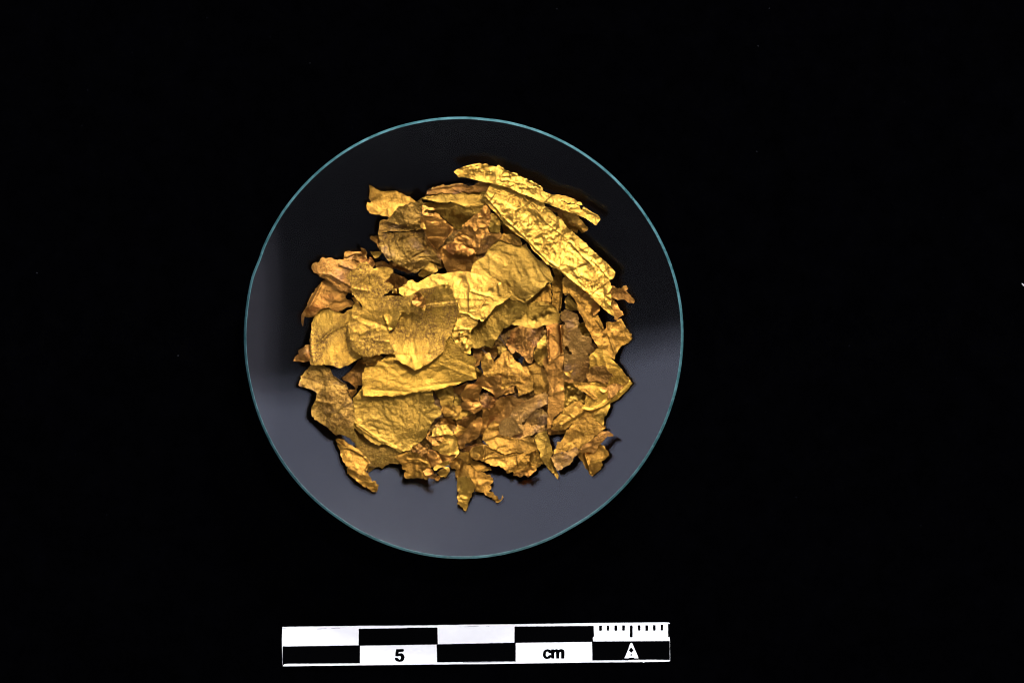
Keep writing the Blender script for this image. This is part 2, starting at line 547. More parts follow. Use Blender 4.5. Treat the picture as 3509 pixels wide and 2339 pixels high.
# height map of everything lying in the glass so far
GS = 0.02
GN = 300
gx = (np.arange(GN) - GN / 2) * GS
GXX, GYY = np.meshgrid(gx, gx)        # [iy, ix]
HM = bowl(GXX ** 2 + GYY ** 2)
def blur(a, sig):
    r = int(max(1, sig * 3))
    k = np.exp(-0.5 * (np.arange(-r, r + 1) / sig) ** 2); k /= k.sum()
    p = np.pad(a, r, mode='edge')
    p = np.apply_along_axis(lambda m_: np.convolve(m_, k, 'valid'), 0, p)
    return np.apply_along_axis(lambda m_: np.convolve(m_, k, 'valid'), 1, p)
def bilin(a, x, y, x0, y0):
    fx = np.clip((x - x0) / GS, 0, a.shape[1] - 1.001); fy = np.clip((y - y0) / GS, 0, a.shape[0] - 1.001)
    ix = fx.astype(int); iy = fy.astype(int); tx = fx - ix; ty = fy - iy
    return (a[iy, ix] * (1 - tx) + a[iy, ix + 1] * tx) * (1 - ty) + (a[iy + 1, ix] * (1 - tx) + a[iy + 1, ix + 1] * tx) * ty

STEP = 0.0135
AMP = 0.28
THICK = 0.006
count = {}
def foil(name, tone, label, outline, amp=0.03, fr=2.2, tilt=(0, 0), torn=1.0, fold=None, ridges=(), lumps=(), curl=0.02,
         bend=0.0, lift=0.0, pct=97, seed=None, parent=None, zfix=None, soft=0.0, fine=1.0, flat=0.6, crease=1.1, facet=1.0, lip=0.0):
    """one torn piece of gold foil laid on the pile below it"""
    global HM
    k = count['n'] = count.get('n', 0) + 1
    seed = seed if seed is not None else k * 17 + 3
    rg = random.Random(seed)
    amp = amp * AMP; curl = curl * 0.8
    zg = 0.35
    pts = [P(px_, py_, zg) for px_, py_ in parse(outline)]
    # torn outline: subdivide and jitter at two scales
    def sub(pp, step, amp_):
        out = []
        for i in range(len(pp)):
            p, q = pp[i], pp[(i + 1) % len(pp)]
            d = math.hypot(q[0] - p[0], q[1] - p[1])
            kk = max(1, int(round(d / step)))
            nx, ny = (-(q[1] - p[1]) / (d + 1e-9), (q[0] - p[0]) / (d + 1e-9))
            out.append(p)
            for j in range(1, kk):
                t = j / kk
                a_ = rg.gauss(0, amp_)
                out.append((p[0] + (q[0] - p[0]) * t + nx * a_, p[1] + (q[1] - p[1]) * t + ny * a_))
        return out
    pts = sub(pts, 0.075, 0.0080 * torn)
    pts = sub(pts, 0.026, 0.0055 * torn)
    xs = np.array([p[0] for p in pts]); ys = np.array([p[1] for p in pts])
    cx_, cy_ = xs.mean(), ys.mean()
    size = max(np.ptp(xs), np.ptp(ys))
    tm = 0.13 if size < 1.0 else 0.03
    if size < 1.0: fine = fine * 0.62
    tilt = (tilt[0] + rg.uniform(-tm, tm), tilt[1] + rg.uniform(-tm, tm))
    rl = []
    for r in ridges:
        pl = [P(a_, b_, zg) for a_, b_ in parse(r[0])]
        rl.append((pl, r[1] / 3.92 / PX, r[2]))
    ll = []
    for r in lumps:
        (a_, b_), = parse(r[0])
        ll.append((P(a_, b_, zg), r[1] / 3.92 / PX, r[2]))
    ang = math.radians(fold[0]) if fold else 0
    facets = []
    for q in range(2 if size < 1.2 else 3):
        i_ = rg.randrange(len(pts)); j_ = (i_ + rg.randrange(len(pts) // 3, 2 * len(pts) // 3)) % len(pts)
        p_, q_ = pts[i_], pts[j_]
        l_ = math.hypot(q_[0] - p_[0], q_[1] - p_[1]) + 1e-6
        facets.append((p_[0], p_[1], (q_[1] - p_[1]) / l_, -(q_[0] - p_[0]) / l_, rg.choice((-1, 1)) * rg.uniform(.05, .17) * (1 if size < 1.2 else .45)))
    creases = []
    a_main = rg.uniform(0, math.pi)
    for q in range(int(5 + 9 * min(size, 2.2))):
        i_ = rg.randrange(len(pts)); j_ = rg.randrange(len(pts))
        t_ = rg.uniform(.1, .9)
        mx_, my_ = pts[i_][0] * (1 - t_) + pts[j_][0] * t_, pts[i_][1] * (1 - t_) + pts[j_][1] * t_
        a_ = a_main + rg.gauss(0, .5) + (math.pi / 2 if rg.random() < .3 else 0)
        l_ = rg.uniform(.06, .34) * min(size, 1.6)
        kx, ky = rg.gauss(0, .04) * size, rg.gauss(0, .04) * size
        creases.append(([(mx_ - l_ * math.cos(a_), my_ - l_ * math.sin(a_)), (mx_ + kx, my_ + ky), (mx_ + l_ * math.cos(a_), my_ + l_ * math.sin(a_))],
                        rg.uniform(.012, .035), rg.choice((-1, 1)) * rg.uniform(.002, .007)))
    def relief(x, y, d_edge):
        wx = x + 0.10 * gnoise(x * 2.3, y * 2.3, seed + 5); wy = y + 0.10 * gnoise(x * 2.3 + 9, y * 2.3, seed + 6)
        z = amp * 1.3 * gnoise(wx * fr * 0.6, wy * fr * 0.6, seed)
        def rn(k_, s_): return 0.55 * np.abs(gnoise(wx * fr * k_, wy * fr * k_, s_)) - 0.65 * np.abs(gnoise(wx * fr * k_ + 3.3, wy * fr * k_ - 7.1, s_ + 50))
        rr = rn(1, seed + 1) + 0.62 * rn(2.1, seed + 2) * fine + 0.46 * rn(4.3, seed + 3) * fine + 0.30 * rn(9, seed + 4) * fine
        z = z + amp * 1.9 * rr * (1 - 0.65 * soft)
        if soft > 0:
            z = z + amp * soft * 0.7 * gnoise(wx * fr * 1.7, wy * fr * 1.7, seed + 7)
        if fold:
            u = (-math.sin(ang) * wx + math.cos(ang) * wy); v = math.cos(ang) * x + math.sin(ang) * y
            z = z + 0.17 * fold[2] * (np.abs(gnoise(u * fold[1] * 2.2, v * 0.5, seed + 8)) + 0.5 * np.abs(gnoise(u * fold[1] * 3.7, v * 0.7, seed + 9)))
        for pl, w_, h_ in rl:
            d = seg_dist(x, y, pl, False)
            wv = w_ * (1 + 0.3 * gnoise(x * 6, y * 6, seed + 10))
            z = z + 0.42 * h_ * np.exp(-d / (0.75 * wv))
        for fx, fy, nx, ny, sl in facets:
            z = z + sl * facet * np.sqrt(((wx - fx) * nx + (wy - fy) * ny) ** 2 + 0.0003)
        for pl, w_, h_ in creases:
            d = seg_dist(x, y, pl, False)
            z = z + h_ * crease * np.exp(-d / w_)
        z = z + lip * np.exp(-(d_edge / 0.013) ** 2) * (0.6 + gnoise(x * 5, y * 5, seed + 13))
        for (lx, ly), w_, h_ in ll:
            z = z + 0.45 * h_ * np.exp(-((x - lx) ** 2 + (y - ly) ** 2) / (w_ * w_))
        e = gnoise(x * 2.8, y * 2.8, seed + 11) * 0.9 + gnoise(x * 7, y * 7, seed + 12) * 0.6
        z = z + curl * e * np.exp(-d_edge / 0.05)
        z = z + tilt[0] * (x - cx_) + tilt[1] * (y - cy_)
        if bend:
            z = z + bend * ((x - cx_) ** 2 + (y - cy_) ** 2)
        return z
    # window of the height map
    x0i = max(0, int((xs.min() / GS + GN / 2)) - 3); x1i = min(GN, int((xs.max() / GS + GN / 2)) + 5)
    y0i = max(0, int((ys.min() / GS + GN / 2)) - 3); y1i = min(GN, int((ys.max() / GS + GN / 2)) + 5)
    X, Y = GXX[y0i:y1i, x0i:x1i], GYY[y0i:y1i, x0i:x1i]
    Hc = HM[y0i:y1i, x0i:x1i]
    coarse = pts[::2]
    de = seg_dist(X, Y, coarse, True)
    msk = inside_mask(X, Y, pts)
    if msk.sum() < 3:
        msk = de < 0.03
    rel = relief(X, Y, de)
    sig = max(2.5, size / GS * 0.24)
    # blur only what lies under the piece
    wgt = blur(msk.astype(float) + 1e-4, sig)
    base = blur(Hc * (msk + 1e-4), sig) / wgt
    # the sheet is stiff: it keeps flatter than the hollow it lies in
    A_ = np.stack([X[msk], Y[msk], np.ones(msk.sum())], 1)
    if len(A_) > 5:
        pc, *_ = np.linalg.lstsq(A_, base[msk], rcond=None)
        base = base - flat * (pc[0] * (X - cx_) + pc[1] * (Y - cy_))
    gap = 0.026
    b_ = base + np.percentile((Hc + gap - base - rel)[msk], pct)
    for it in range(2):
        b_ = np.maximum(b_, np.where(msk, Hc + gap - rel, b_))
        b_ = blur(b_, 8.0)
    b_ = b_ + max(0.0, np.percentile((Hc + 0.006 - b_ - rel)[msk], 97.0)) + lift + rg.uniform(0, .04)
    b_ = np.maximum(b_, bowl(X ** 2 + Y ** 2) + 0.016 - rel)
    s = b_ + rel
    HM[y0i:y1i, x0i:x1i] = np.where(msk, np.maximum(Hc, s + THICK), Hc)
    # mesh
    rows = int(np.ptp(ys) / (STEP * 0.87)) + 2
    ip = []
    gxs, gys = [], []
    for j in range(rows):
        y = ys.min() + j * STEP * 0.87
        for i in range(int(np.ptp(xs) / STEP) + 2):
            gxs.append(xs.min() + (i + 0.5 * (j % 2)) * STEP + rg.uniform(-.2, .2) * STEP)
            gys.append(y + rg.uniform(-.2, .2) * STEP)
    gxs = np.array(gxs); gys = np.array(gys)
    ok = inside_mask(gxs, gys, pts)
    gxs, gys = gxs[ok], gys[ok]
    if len(gxs):
        ok = seg_dist(gxs, gys, pts, True) > STEP * 0.45
        gxs, gys = gxs[ok], gys[ok]
    nb = len(pts)
    vin = [Vector(p) for p in pts] + [Vector((a_, c_)) for a_, c_ in zip(gxs, gys)]
    cv, ce, cf, *_ = delaunay_2d_cdt(vin, [(i, (i + 1) % nb) for i in range(nb)], [], 0, 1e-6)
    vx = np.array([v[0] for v in cv]); vy = np.array([v[1] for v in cv])
    tri = np.array([f[:3] for f in cf])
    mx = vx[tri].mean(1); my = vy[tri].mean(1)
    tri = tri[inside_mask(mx, my, pts)]
    ar = (vx[tri[:, 1]] - vx[tri[:, 0]]) * (vy[tri[:, 2]] - vy[tri[:, 0]]) - (vx[tri[:, 2]] - vx[tri[:, 0]]) * (vy[tri[:, 1]] - vy[tri[:, 0]])
    tri[ar < 0] = tri[ar < 0][:, ::-1]
    tri = tri[np.abs(ar) > 1e-9]
    used = np.unique(tri)
    remap = -np.ones(len(vx), int); remap[used] = np.arange(len(used))
    vx, vy = vx[used], vy[used]; tri = remap[tri]
    vz = bilin(b_, vx, vy, X[0, 0], Y[0, 0]) + relief(vx, vy, seg_dist(vx, vy, coarse, True))
    # perspective: keep the outline where the photograph has it, at the height the piece ended up
    kz = (CAM_Z - vz) / (CAM_Z - zg)
    vx = CAMX + (vx - CAMX) * kz; vy = CAMY + (vy - CAMY) * kz
    n = len(vx)
    z0 = float(vz.min())
    ox, oy, oz = float(vx.mean()), float(vy.mean()), z0
    # vertex normals for the underside
    p3 = np.stack([vx, vy, vz], 1)
    fn = np.cross(p3[tri[:, 1]] - p3[tri[:, 0]], p3[tri[:, 2]] - p3[tri[:, 0]])
    vn = np.zeros_like(p3)
    for c_ in range(3): np.add.at(vn, tri[:, c_], fn)
    vn /= (np.linalg.norm(vn, axis=1, keepdims=True) + 1e-12)
    low = p3 - vn * THICK
    allv = np.concatenate([p3, low]) - np.array([ox, oy, oz])
    eset = set()
    for t in tri.tolist():
        eset.add((t[0], t[1])); eset.add((t[1], t[2])); eset.add((t[2], t[0]))
    side = [(a_, n + a_, n + c_, c_) for (a_, c_) in eset if (c_, a_) not in eset]
    faces = tri.tolist() + (tri[:, ::-1] + n).tolist()
    nt_ = len(faces)
    m = bpy.data.meshes.new(name)
    loops = np.concatenate([np.array(faces).ravel(), np.array(side).ravel()]).astype(np.int32)
    m.vertices.add(2 * n); m.vertices.foreach_set('co', allv.ravel())
    m.loops.add(len(loops)); m.loops.foreach_set('vertex_index', loops)
    npoly = nt_ + len(side)
    m.polygons.add(npoly)
    st = np.concatenate([np.arange(nt_) * 3, nt_ * 3 + np.arange(len(side)) * 4]).astype(np.int32)
    m.polygons.foreach_set('loop_start', st)
    m.update(calc_edges=True)
    m.validate()
    m.polygons.foreach_set('use_smooth', [i < nt_ for i in range(len(m.polygons))])
    # crisp rim: split shading along the edge of the sheet
    be = set()
    for a_, b1, c1, d1 in side:
        be.add((min(a_, d1), max(a_, d1))); be.add((min(b1, c1), max(b1, c1)))
    sh = m.attributes.new('sharp_edge', 'BOOLEAN', 'EDGE')
    ev = np.zeros(len(m.edges) * 2, np.int32); m.edges.foreach_get('vertices', ev); ev = ev.reshape(-1, 2)
    sh.data.foreach_set('value', [(min(a_, c_), max(a_, c_)) in be for a_, c_ in ev.tolist()])
    m.materials.append(M[tone])
    m.update()
    o = bpy.data.objects.new(name, m)
    COL.objects.link(o)
    if parent is not None:
        o.parent = parent
        o.location = Vector((ox, oy, oz)) - parent.location
        if label: o['label'] = label
    else:
        o.location = (ox, oy, oz)
        o['label'] = label
        o['category'] = 'foil fragment'
        o['group'] = 'torn gold foil pieces heaped in the watch glass'
    return o

# ------------------------------------------------------------------ the foil pieces, bottom of the pile first
SC, SH, ST = 'gold_foil_scrap', 'gold_foil_sheet', 'gold_foil_strip'
# -- dark filler pieces added at the very bottom, putting shade into the gaps
foil(SH, 'K', 'dark filler foil at the bottom under the small shards of the lower middle', 'H 250 300 600 230 1000 350 1060 700 980 1000 720 1080 500 1060 280 940', 0.07, 2.4, flat=.2)
foil(SH, 'K', 'dark filler foil at the bottom of the heap under the pink speckled leaves', 'H 1060 260 1500 200 I 60 250 480 330 560 560 380 880 60 1100 H 1300 1060 1060 800', 0.07, 2.4, flat=.2)
foil(SH, 'K', 'dark filler foil at the bottom of the heap under the long upright strip', 'F 60 960 560 800 860 960 880 1400 I 480 180 60 240 H 1480 150 E 1540 1300', 0.07, 2.4, flat=.2)
foil(SH, 'K', 'dark filler foil at the bottom of the heap under the lower rim pieces', 'H 560 1130 900 1080 1300 1080 I 200 1100 160 1240 H 1300 1290 1000 1200 700 1240', 0.05, 2.4, flat=.2)
foil(SH, 'K', 'dark filler foil at the bottom of the heap beneath the upper middle pieces', 'A 1300 1080 B 300 700 1000 620 1230 900 1180 1300 500 1480 E 300 100 A 1400 1400', 0.06, 2.0, flat=.2)
foil(SH, 'K', 'dark filler foil in the hollow beside the lower tip of the large wavy sheet', 'H -20 960 130 900 260 840 430 850 430 1230 200 1250 20 1180', 0.06, 2.6, flat=.2)  # added to cover the key lamp's reflection in the glass
foil(SH, 'K', 'dark filler foil in the black hollow below the wavy olive leaf', 'E 1000 1080 1250 880 1450 840 F 60 900 60 1100 E 1480 1280 1200 1260', 0.07, 2.4, flat=.2)
# -- deep pieces seen through gaps
foil(SC, 'R', 'dark brown gold scrap deep in the gap below the wavy olive leaf', 'E 850 1130 1000 1130 1180 1120 1250 1200 1150 1300 1080 1300 1000 1260 930 1380 900 1400 870 1250', 0.03)
foil(SC, 'O', 'dark olive crumpled scrap deep in the gap left of the long vertical strip', 'F 120 1290 110 1200 160 1080 270 960 290 1100 300 1250 250 1280 240 1400 150 1340', 0.05, 3)
foil(SC, 'O', 'small olive scrap between the end of the long stained band and the central bumpy piece', 'E 880 1370 980 1440 1000 1500 940 1560 890 1520', 0.03)
foil(SC, 'O', 'dark olive triangular scrap in the middle hollow above the pink copper leaf', 'H 720 540 850 610 760 650 660 690 640 720 690 610', 0.02)
foil(SC, 'R', 'dark brown crumpled foil in the hollow at the lower corner of the large wavy sheet', 'H 30 1050 150 1000 260 1060 270 1270 150 1200 60 1150', 0.09, 4)
foil(SC, 'R', 'narrow dark brown scrap under the hollow beside the pink copper leaf', 'H 740 1070 860 1040 1000 1000 1030 1040 860 1090 820 1120 740 1110', 0.03)
foil(SC, 'R', 'shadowed brown scrap in the gap between the shield-shaped sheet and the long stained band', 'D 680 1530 770 1470 840 1380 900 1300 950 1290 990 1390 960 1480 G 970 80 960 240 880 230 860 310 820 230 750 180 680 150', 0.05)
foil(SC, 'R', 'small brown scrap pointing right just above the left corner of the large wavy sheet', 'G 740 290 790 285 870 300 870 330 810 390 770 400', 0.03)
foil(SC, 'R', 'dark brown pointed tip sticking out left of the rough dull sheet', 'A 1045 1075 1070 1048 1175 1048 1230 1060 1240 1250 1180 1250 1150 1180 1090 1120', 0.02)
foil(SC, 'O', 'dim olive wedge just right of the little orange flap at the upper left', 'A 1050 1260 1120 1260 1210 1275 1170 1330 1140 1350 1100 1335 1070 1300', 0.02)
foil(SC, 'R', 'brown scrap seen behind the two right petals of the flower-shaped sheet', 'D 1110 0 1230 -20 1360 60 1380 150 1560 235 1530 290 1440 330 1430 420 1380 390 1330 340 1200 300', 0.04)
foil(SC, 'R', 'ragged thin brown edge hanging below the rough dull sheet', 'A 1310 1400 1380 1410 1568 1480 B 60 1540 0 1560 A 1530 1545 1450 1510 1380 1490 1320 1450', 0.03)
foil(SC, 'R', 'purplish brown scrap between the crumpled copper piece and the fan-folded olive sheet', 'B 960 1060 1110 1000 1230 1000 1260 1050 1190 1120 1120 1180 1060 1260 1020 1290 930 1300 900 1290 940 1180', 0.04)
foil(SC, 'O', 'small dark olive panel between the crumpled copper piece and the long broad strip', 'B 1110 740 1180 760 1225 830 1235 900 1230 1000 1100 1000 1075 960 1090 850', 0.02)
foil(SC, 'O', 'dark olive scrap tucked under the long broad strip above the fan-folded olive sheet', 'B 1230 850 1290 900 1400 990 1470 1040 1400 1060 1280 1030 1265 960', 0.02)
foil(SH, 'O', 'dark olive bent sheet low in the pile behind the copper diamond', 'B 200 600 400 620 600 610 750 675 850 650 1000 640 1050 700 960 760 800 860 740 930 640 960 560 890 480 820 400 750 300 700 220 660', 0.04, 1.5, (0, .10))
foil(SC, 'R', 'dark brown scrap below the right end of the striped folded strip', 'I 270 840 560 800 560 850 520 885 440 890 330 910', 0.03)
foil(SC, 'O', 'dark crumpled olive foil right of the long vertical strip', 'I 500 190 640 180 760 300 860 390 800 480 650 490 530 570 500 400', 0.10, 5)
foil(SH, 'Y', 'bright streaked yellow foil peeping out below the folded right corner sheet', 'I 780 600 870 560 980 545 1060 510 1135 480 1138 530 1100 610 1060 680 1045 780 1000 740 900 720 820 700', 0.03, 2, (0, -.15), fold=(60, 5, .05))
foil(SC, 'O', 'dark rectangular scrap under the right end of the long stained band', 'H 340 300 590 230 620 300 610 400 600 495 430 505 420 430 370 380', 0.05, 3)
foil(SC, 'R', 'brown flap folded between the pointed orange leaf and the shield-shaped sheet', 'D 510 570 600 480 700 500 790 500 832 540 720 600 650 660 590 670 540 640', 0.02, tilt=(0, .2))
foil(SC, 'O', 'small dark scrap with a nick below the V-shaped notch at the right', 'F 540 610 530 500 580 410 640 500 680 560 710 570 710 640 620 650', 0.05, 3)
foil(SC, 'R', 'small shadowed brown triangle inside the centre hollow near the long band end', 'H 600 290 700 230 780 190 830 230 750 290 690 370 620 340', 0.02, tilt=(0, .15))
foil(SC, 'C', 'small golden brown scrap in the hollow below the bumpy central piece', 'H 1300 290 1420 230 1425 330 1290 360 1250 350', 0.02)
foil(SC, 'O', 'dark striped scrap in the gap left of the V-notched piece', 'F 710 830 790 790 860 960 860 1010 780 990 720 940', 0.05, 4)
foil(SC, 'R', 'dark brown scrap at the lower right edge of the brown vertical sheet', 'F 860 1060 930 1080 980 1160 950 1240 880 1250 840 1180', 0.03)
# -- low outer pieces
foil(SH, 'R', 'small brown pyramid-shaped scrap sticking out left beside the shield-shaped sheet', 'D 18 1320 40 1265 95 1225 90 1170 150 1140 180 1105 240 1098 290 1160 300 1320 150 1335 60 1325', 0.035, 2.2, (0, -.1), lumps=[('D 180 1200', 90, .10)])
lf = foil(SH, 'C', 'smooth orange brown leaf at the far left with a curled tip hanging down', 'D 375 290 400 250 460 225 540 250 640 320 760 380 720 470 830 540 800 590 600 660 520 620 480 600 430 600 380 650 330 690 290 725 230 738 180 725 155 700 160 640 190 590 220 520 260 440 310 370 350 310', 0.03, 1.3, (.18, -.05), soft=.8, ridges=[('D 410 250 330 420 230 600', 40, .07)])
foil('curled_tip', 'R', 'thin curled tip hanging from the leaf', 'D 170 665 190 690 170 720 158 780 152 850 140 848 125 800 128 740 132 690 145 668', 0.01, parent=lf, tilt=(.5, 0))
foil(SC, 'R', 'small rusty scroll sheet standing above the purple-stained piece at the upper left', 'A 693 1340 700 1290 715 1265 820 1262 930 1262 960 1275 1000 1320 1030 1380 1000 1420 900 1420 800 1420 720 1380', 0.04, 2, (0, -.1), ridges=[('A 720 1340 850 1290 960 1290', 30, .06)])
foil(SC, 'C', 'little upright orange flap at the upper left edge of the pile', 'A 920 1205 950 1215 985 1230 1010 1270 1008 1310 970 1310 930 1270', 0.02, tilt=(.3, 0))
foil(SH, 'O', 'smooth olive sheet with a folded lip under the rusty band at the top', 'B 180 540 270 490 500 470 1045 440 1100 470 1035 520 1020 600 1050 625 960 660 830 640 820 665 770 670 700 650 620 630 590 600 480 605 380 610 300 590 200 570', 0.035, 1.2, (0, -.06), soft=.7, ridges=[('B 180 545 400 598 600 600 760 660', 22, .06)])
foil(SH, 'G', 'curled golden piece with vertical ribs jutting out at the top left corner', 'A 1035 368 1070 380 1120 420 1190 450 1260 455 1370 450 1385 440 1420 455 1500 490 1568 520 B 40 545 100 600 100 700 A 1568 730 1450 760 1380 790 1300 803 1230 785 1160 765 1100 760 1040 740 1010 700 1000 650 1015 600 1050 610 1065 600 1045 560 1030 535 1050 510 1045 440', 0.02, 1.6, (0.05, -.04), fold=(95, 2.6, .10), soft=.5)
foil(SH, 'C', 'smooth rust brown sheet below the copper diamond, its lower end under the bright central sheet', 'B 380 1240 470 1190 560 1250 650 1265 760 1250 900 1280 920 1370 870 1440 860 1530 E 840 140 700 150 560 160 520 130 B 480 1460 440 1360 400 1290', 0.03, 1.2, (-.15, .12), soft=.8)
foil(SC, 'Y', 'small yellow lump just below the rough dull sheet', 'B 240 1380 340 1390 380 1450 385 1530 E 385 120 320 140 260 165 200 205 140 185 130 150 180 90 B 200 1480', 0.05, 2.5)
foil(SC, 'G', 'yellow-brown corner showing under the fan-folded olive sheet beside the slit', 'F 85 440 150 390 262 300 330 280 345 300 345 400 355 500 352 570 280 570 200 545 140 545 60 560 0 560 0 520', 0.05, 2.2)
foil(SC, 'R', 'jagged brown finger-shaped scrap reaching right past the end of the long broad strip', 'F 1150 305 1200 315 1240 345 1290 345 1320 310 1360 305 1385 345 1350 375 1370 390 1410 430 1425 460 1465 490 1455 550 1400 540 1360 515 1300 490 1240 500 1200 480 1160 460 1110 420 1110 340', 0.05, 3)
foil(SC, 'C', 'orange jagged tongue hanging below the lower end of the long broad strip', 'F 1120 440 1200 490 1220 530 1250 590 1280 640 1310 655 1325 700 1270 730 1250 740 1245 770 1195 760 1195 700 1150 600', 0.03, tilt=(.1, -.1))
foil(SC, 'G', 'small torn piece under the tail of the serrated crest, beside the long broad strip', 'C 500 700 620 720 690 760 720 800 760 840 790 880 825 925 848 940 840 975 800 995 750 1012 725 975 715 960 700 1015 640 990 600 955 550 900 480 850 420 800', 0.05, 2.2, (.1, 0))
foil(SC, 'R', 'tiny curled brown scrap between the crest and the long broad strip', 'C 285 655 380 680 450 700 510 722 495 790 475 822 440 795 430 735 350 725', 0.03)
foil(SC, 'G', 'golden brown crinkled scrap on the lower rim of the pile, left of the smooth blade', 'I -20 1190 60 1140 165 1095 210 1190 245 1290 200 1320 150 1335 155 1365 90 1420 45 1470 0 1435 H 1520 1465 1420 1440 1480 1380 1500 1250', 0.06, 3)
foil(SH, 'G', 'crinkled golden square with a long ridge at the lower right rim of the pile', 'I 680 1130 880 1130 940 1120 970 1040 1010 1020 1060 1040 1080 1100 1110 1110 1125 1160 1080 1220 1020 1250 1040 1310 1000 1370 950 1410 900 1450 870 1440 850 1390 800 1340 760 1250', 0.045, 2, (.12, -.05), ridges=[('I 800 1160 870 1380', 22, .10), ('I 900 1250 1030 1220', 30, .05)])
foil(SH, 'D', 'crumpled glossy brown foil between the large wavy sheet and the hand-shaped piece', 'G 830 800 1000 880 1200 980 1460 1100 1568 1080 H 60 1150 60 1250 0 1300 G 1470 1290 1400 1285 1310 1280 1250 1320 1215 1355 1180 1330 1140 1330 1080 1370 1030 1400 980 1300 960 1200 860 1060', 0.05, 2.0, (0, -.1), soft=.4)
foil(SC, 'G', 'lumpy golden scrap on the lower rim of the pile below the large wavy sheet', 'G 1380 1190 1500 1150 H 0 1120 60 1130 160 1160 240 1230 290 1280 290 1400 250 1498 150 1475 60 1480 0 1488 G 1530 1480 1505 1450 1515 1400 1540 1380 1490 1365 1480 1300', 0.06, 2.2, (0, -.1), soft=.4, ridges=[('H 0 1235 130 1235 245 1285', 14, .06)])
foil(SC, 'R', 'olive brown scrap with a pale left rim in the central hollow of the lower half', 'H 960 430 970 370 1010 335 1080 370 1160 385 1200 420 1170 510 1130 580 1070 560 990 530', 0.02)
foil(SH, 'C', 'dark brown leaf in the shadow left of the pink speckled leaf', 'H 1180 430 1240 390 1390 362 1510 410 1568 450 I 40 470 0 520 H 1470 560 1400 600 1360 680 1280 720 1215 790 1150 790 1100 800 1050 840 1060 600 1160 520', 0.02, 1.2, (.25, .10), soft=.8)
foil(ST, 'C', 'narrow upright brown sliver right of the pink copper leaf in the lower half', 'H 985 530 1070 540 1085 600 1060 750 1010 890 955 890 965 780 985 680', 0.02, tilt=(.1, 0))
foil(SH, 'G', 'smooth brown sheet slipping under the long vertical strip from the left', 'F 20 1390 130 1330 230 1400 270 1460 320 1568 I 340 200 330 320 280 370 230 330 150 380 110 290 80 130 40 30', 0.02, 1.1, (.12, .06), soft=.8)
foil(SH, 'Y', 'smooth yellow brown bulging piece under the little flat shard row in the lower middle', 'H 440 900 640 880 680 960 665 1080 685 1130 640 1200 540 1190 430 1150 310 1070 390 1000 430 960', 0.03, 1.2, (0, .05), soft=.9, lumps=[('H 560 1060', 90, .06)])
foil(SC, 'R', 'shadowed brown scrap lying left of the pink copper leaf', 'H 620 720 740 660 870 615 910 640 850 720 800 800 720 830 650 780', 0.02, tilt=(.1, .1))
foil(SC, 'C', 'orange brown crumpled scrap above the flat bright shard in the lower middle', 'H 420 690 500 660 590 680 630 760 580 820 480 790 430 740', 0.05, 3)
foil(SC, 'C', 'small triangular brown flake directly under the scalloped tip left of the lower middle', 'H 270 930 310 905 470 905 450 1000 400 970 330 980 320 1040 290 1000 250 960 245 880 300 830', 0.04, 3)
# -- second layer
foil(SH, 'R', 'rusty folded band with a ragged upper edge along the top of the pile', 'B 225 500 240 490 250 440 300 425 360 400 440 370 520 370 600 355 700 345 780 370 800 385 860 378 900 350 940 325 1100 335 1140 380 1060 452 900 462 700 467 500 477 300 494', 0.025, 2.5, (0, -.25), ridges=[('B 240 480 1060 440', 14, -.03), ('B 260 430 700 360 860 385', 12, .06)])
foil(SC, 'D', 'dull crumpled lower strip left of the copper diamond, above the rough dull sheet', 'A 1178 930 1178 860 1200 842 1265 830 1300 850 1400 870 1470 890 1568 880 B 100 850 180 880 165 965 60 975 0 985 A 1450 995 1350 990 1250 1005 1195 1040 1165 1045 1155 1010 1170 945', 0.06, 2.6, fold=(2, 3, .06))
foil(SH, 'D', 'dull brown crumpled sheet below the ribbed top left piece', 'A 1270 855 1310 800 1350 765 1400 700 1430 660 1500 650 1568 615 B 60 600 130 575 170 540 190 600 250 660 270 760 220 860 150 880 60 900 A 1568 890 1500 905 1440 905 1380 880 1320 870', 0.07, 2.4)
foil(SH, 'D', 'rough dull brownish gold sheet with tiny tears at the upper left', 'A 1170 1050 1210 1020 1300 1010 1450 1005 1568 1000 B 40 1010 100 1010 180 1015 220 1060 250 1100 290 1160 330 1210 390 1270 420 1350 440 1430 370 1415 340 1400 300 1385 250 1440 180 1490 130 1530 80 1552 30 1530 0 1505 A 1568 1505 1500 1470 1400 1430 1370 1400 1340 1375 1295 1385 1260 1340 1240 1310 1200 1250 1180 1180 1175 1100', 0.085, 3.0, (-.04, -.05), ridges=[('A 1300 1010 1310 1170 1330 1270', 6, .05), ('B 150 1350 220 1340', 8, -.08), ('A 1440 1130 1480 1080', 8, -.07)])
cd = foil(SH, 'C', 'smooth copper-coloured diamond with creased right edge in the upper middle', 'B 160 800 200 770 270 765 360 730 420 780 480 840 550 900 605 945 590 1000 540 1060 480 1130 430 1190 390 1240 320 1190 290 1140 250 1080 220 1020 200 960 165 930 165 880', 0.03, 1.2, (-.05, 0), soft=.8, bend=-.18, ridges=[('B 600 945 400 1235', 14, .06), ('B 250 880 540 880', 10, .03)])
foil(SC, 'C', 'glittering little torn flake at the top of the copper diamond', 'B 190 640 240 655 330 672 368 690 320 705 230 700 200 740 340 765 290 785 200 770 180 730 185 680', 0.04, 4, (0, -.35))
foil(SC, 'R', 'narrow curled sliver lying along the left edge of the copper diamond', 'B 205 960 240 1060 300 1160 385 1260 430 1340 440 1400 420 1380 360 1270 280 1180 215 1080', 0.03, tilt=(.3, .1))
foil(SC, 'G', 'tiny bright square fleck at the left corner of the copper diamond', 'B 170 880 205 870 235 960 190 955 160 935', 0.01, tilt=(.1, -.2))
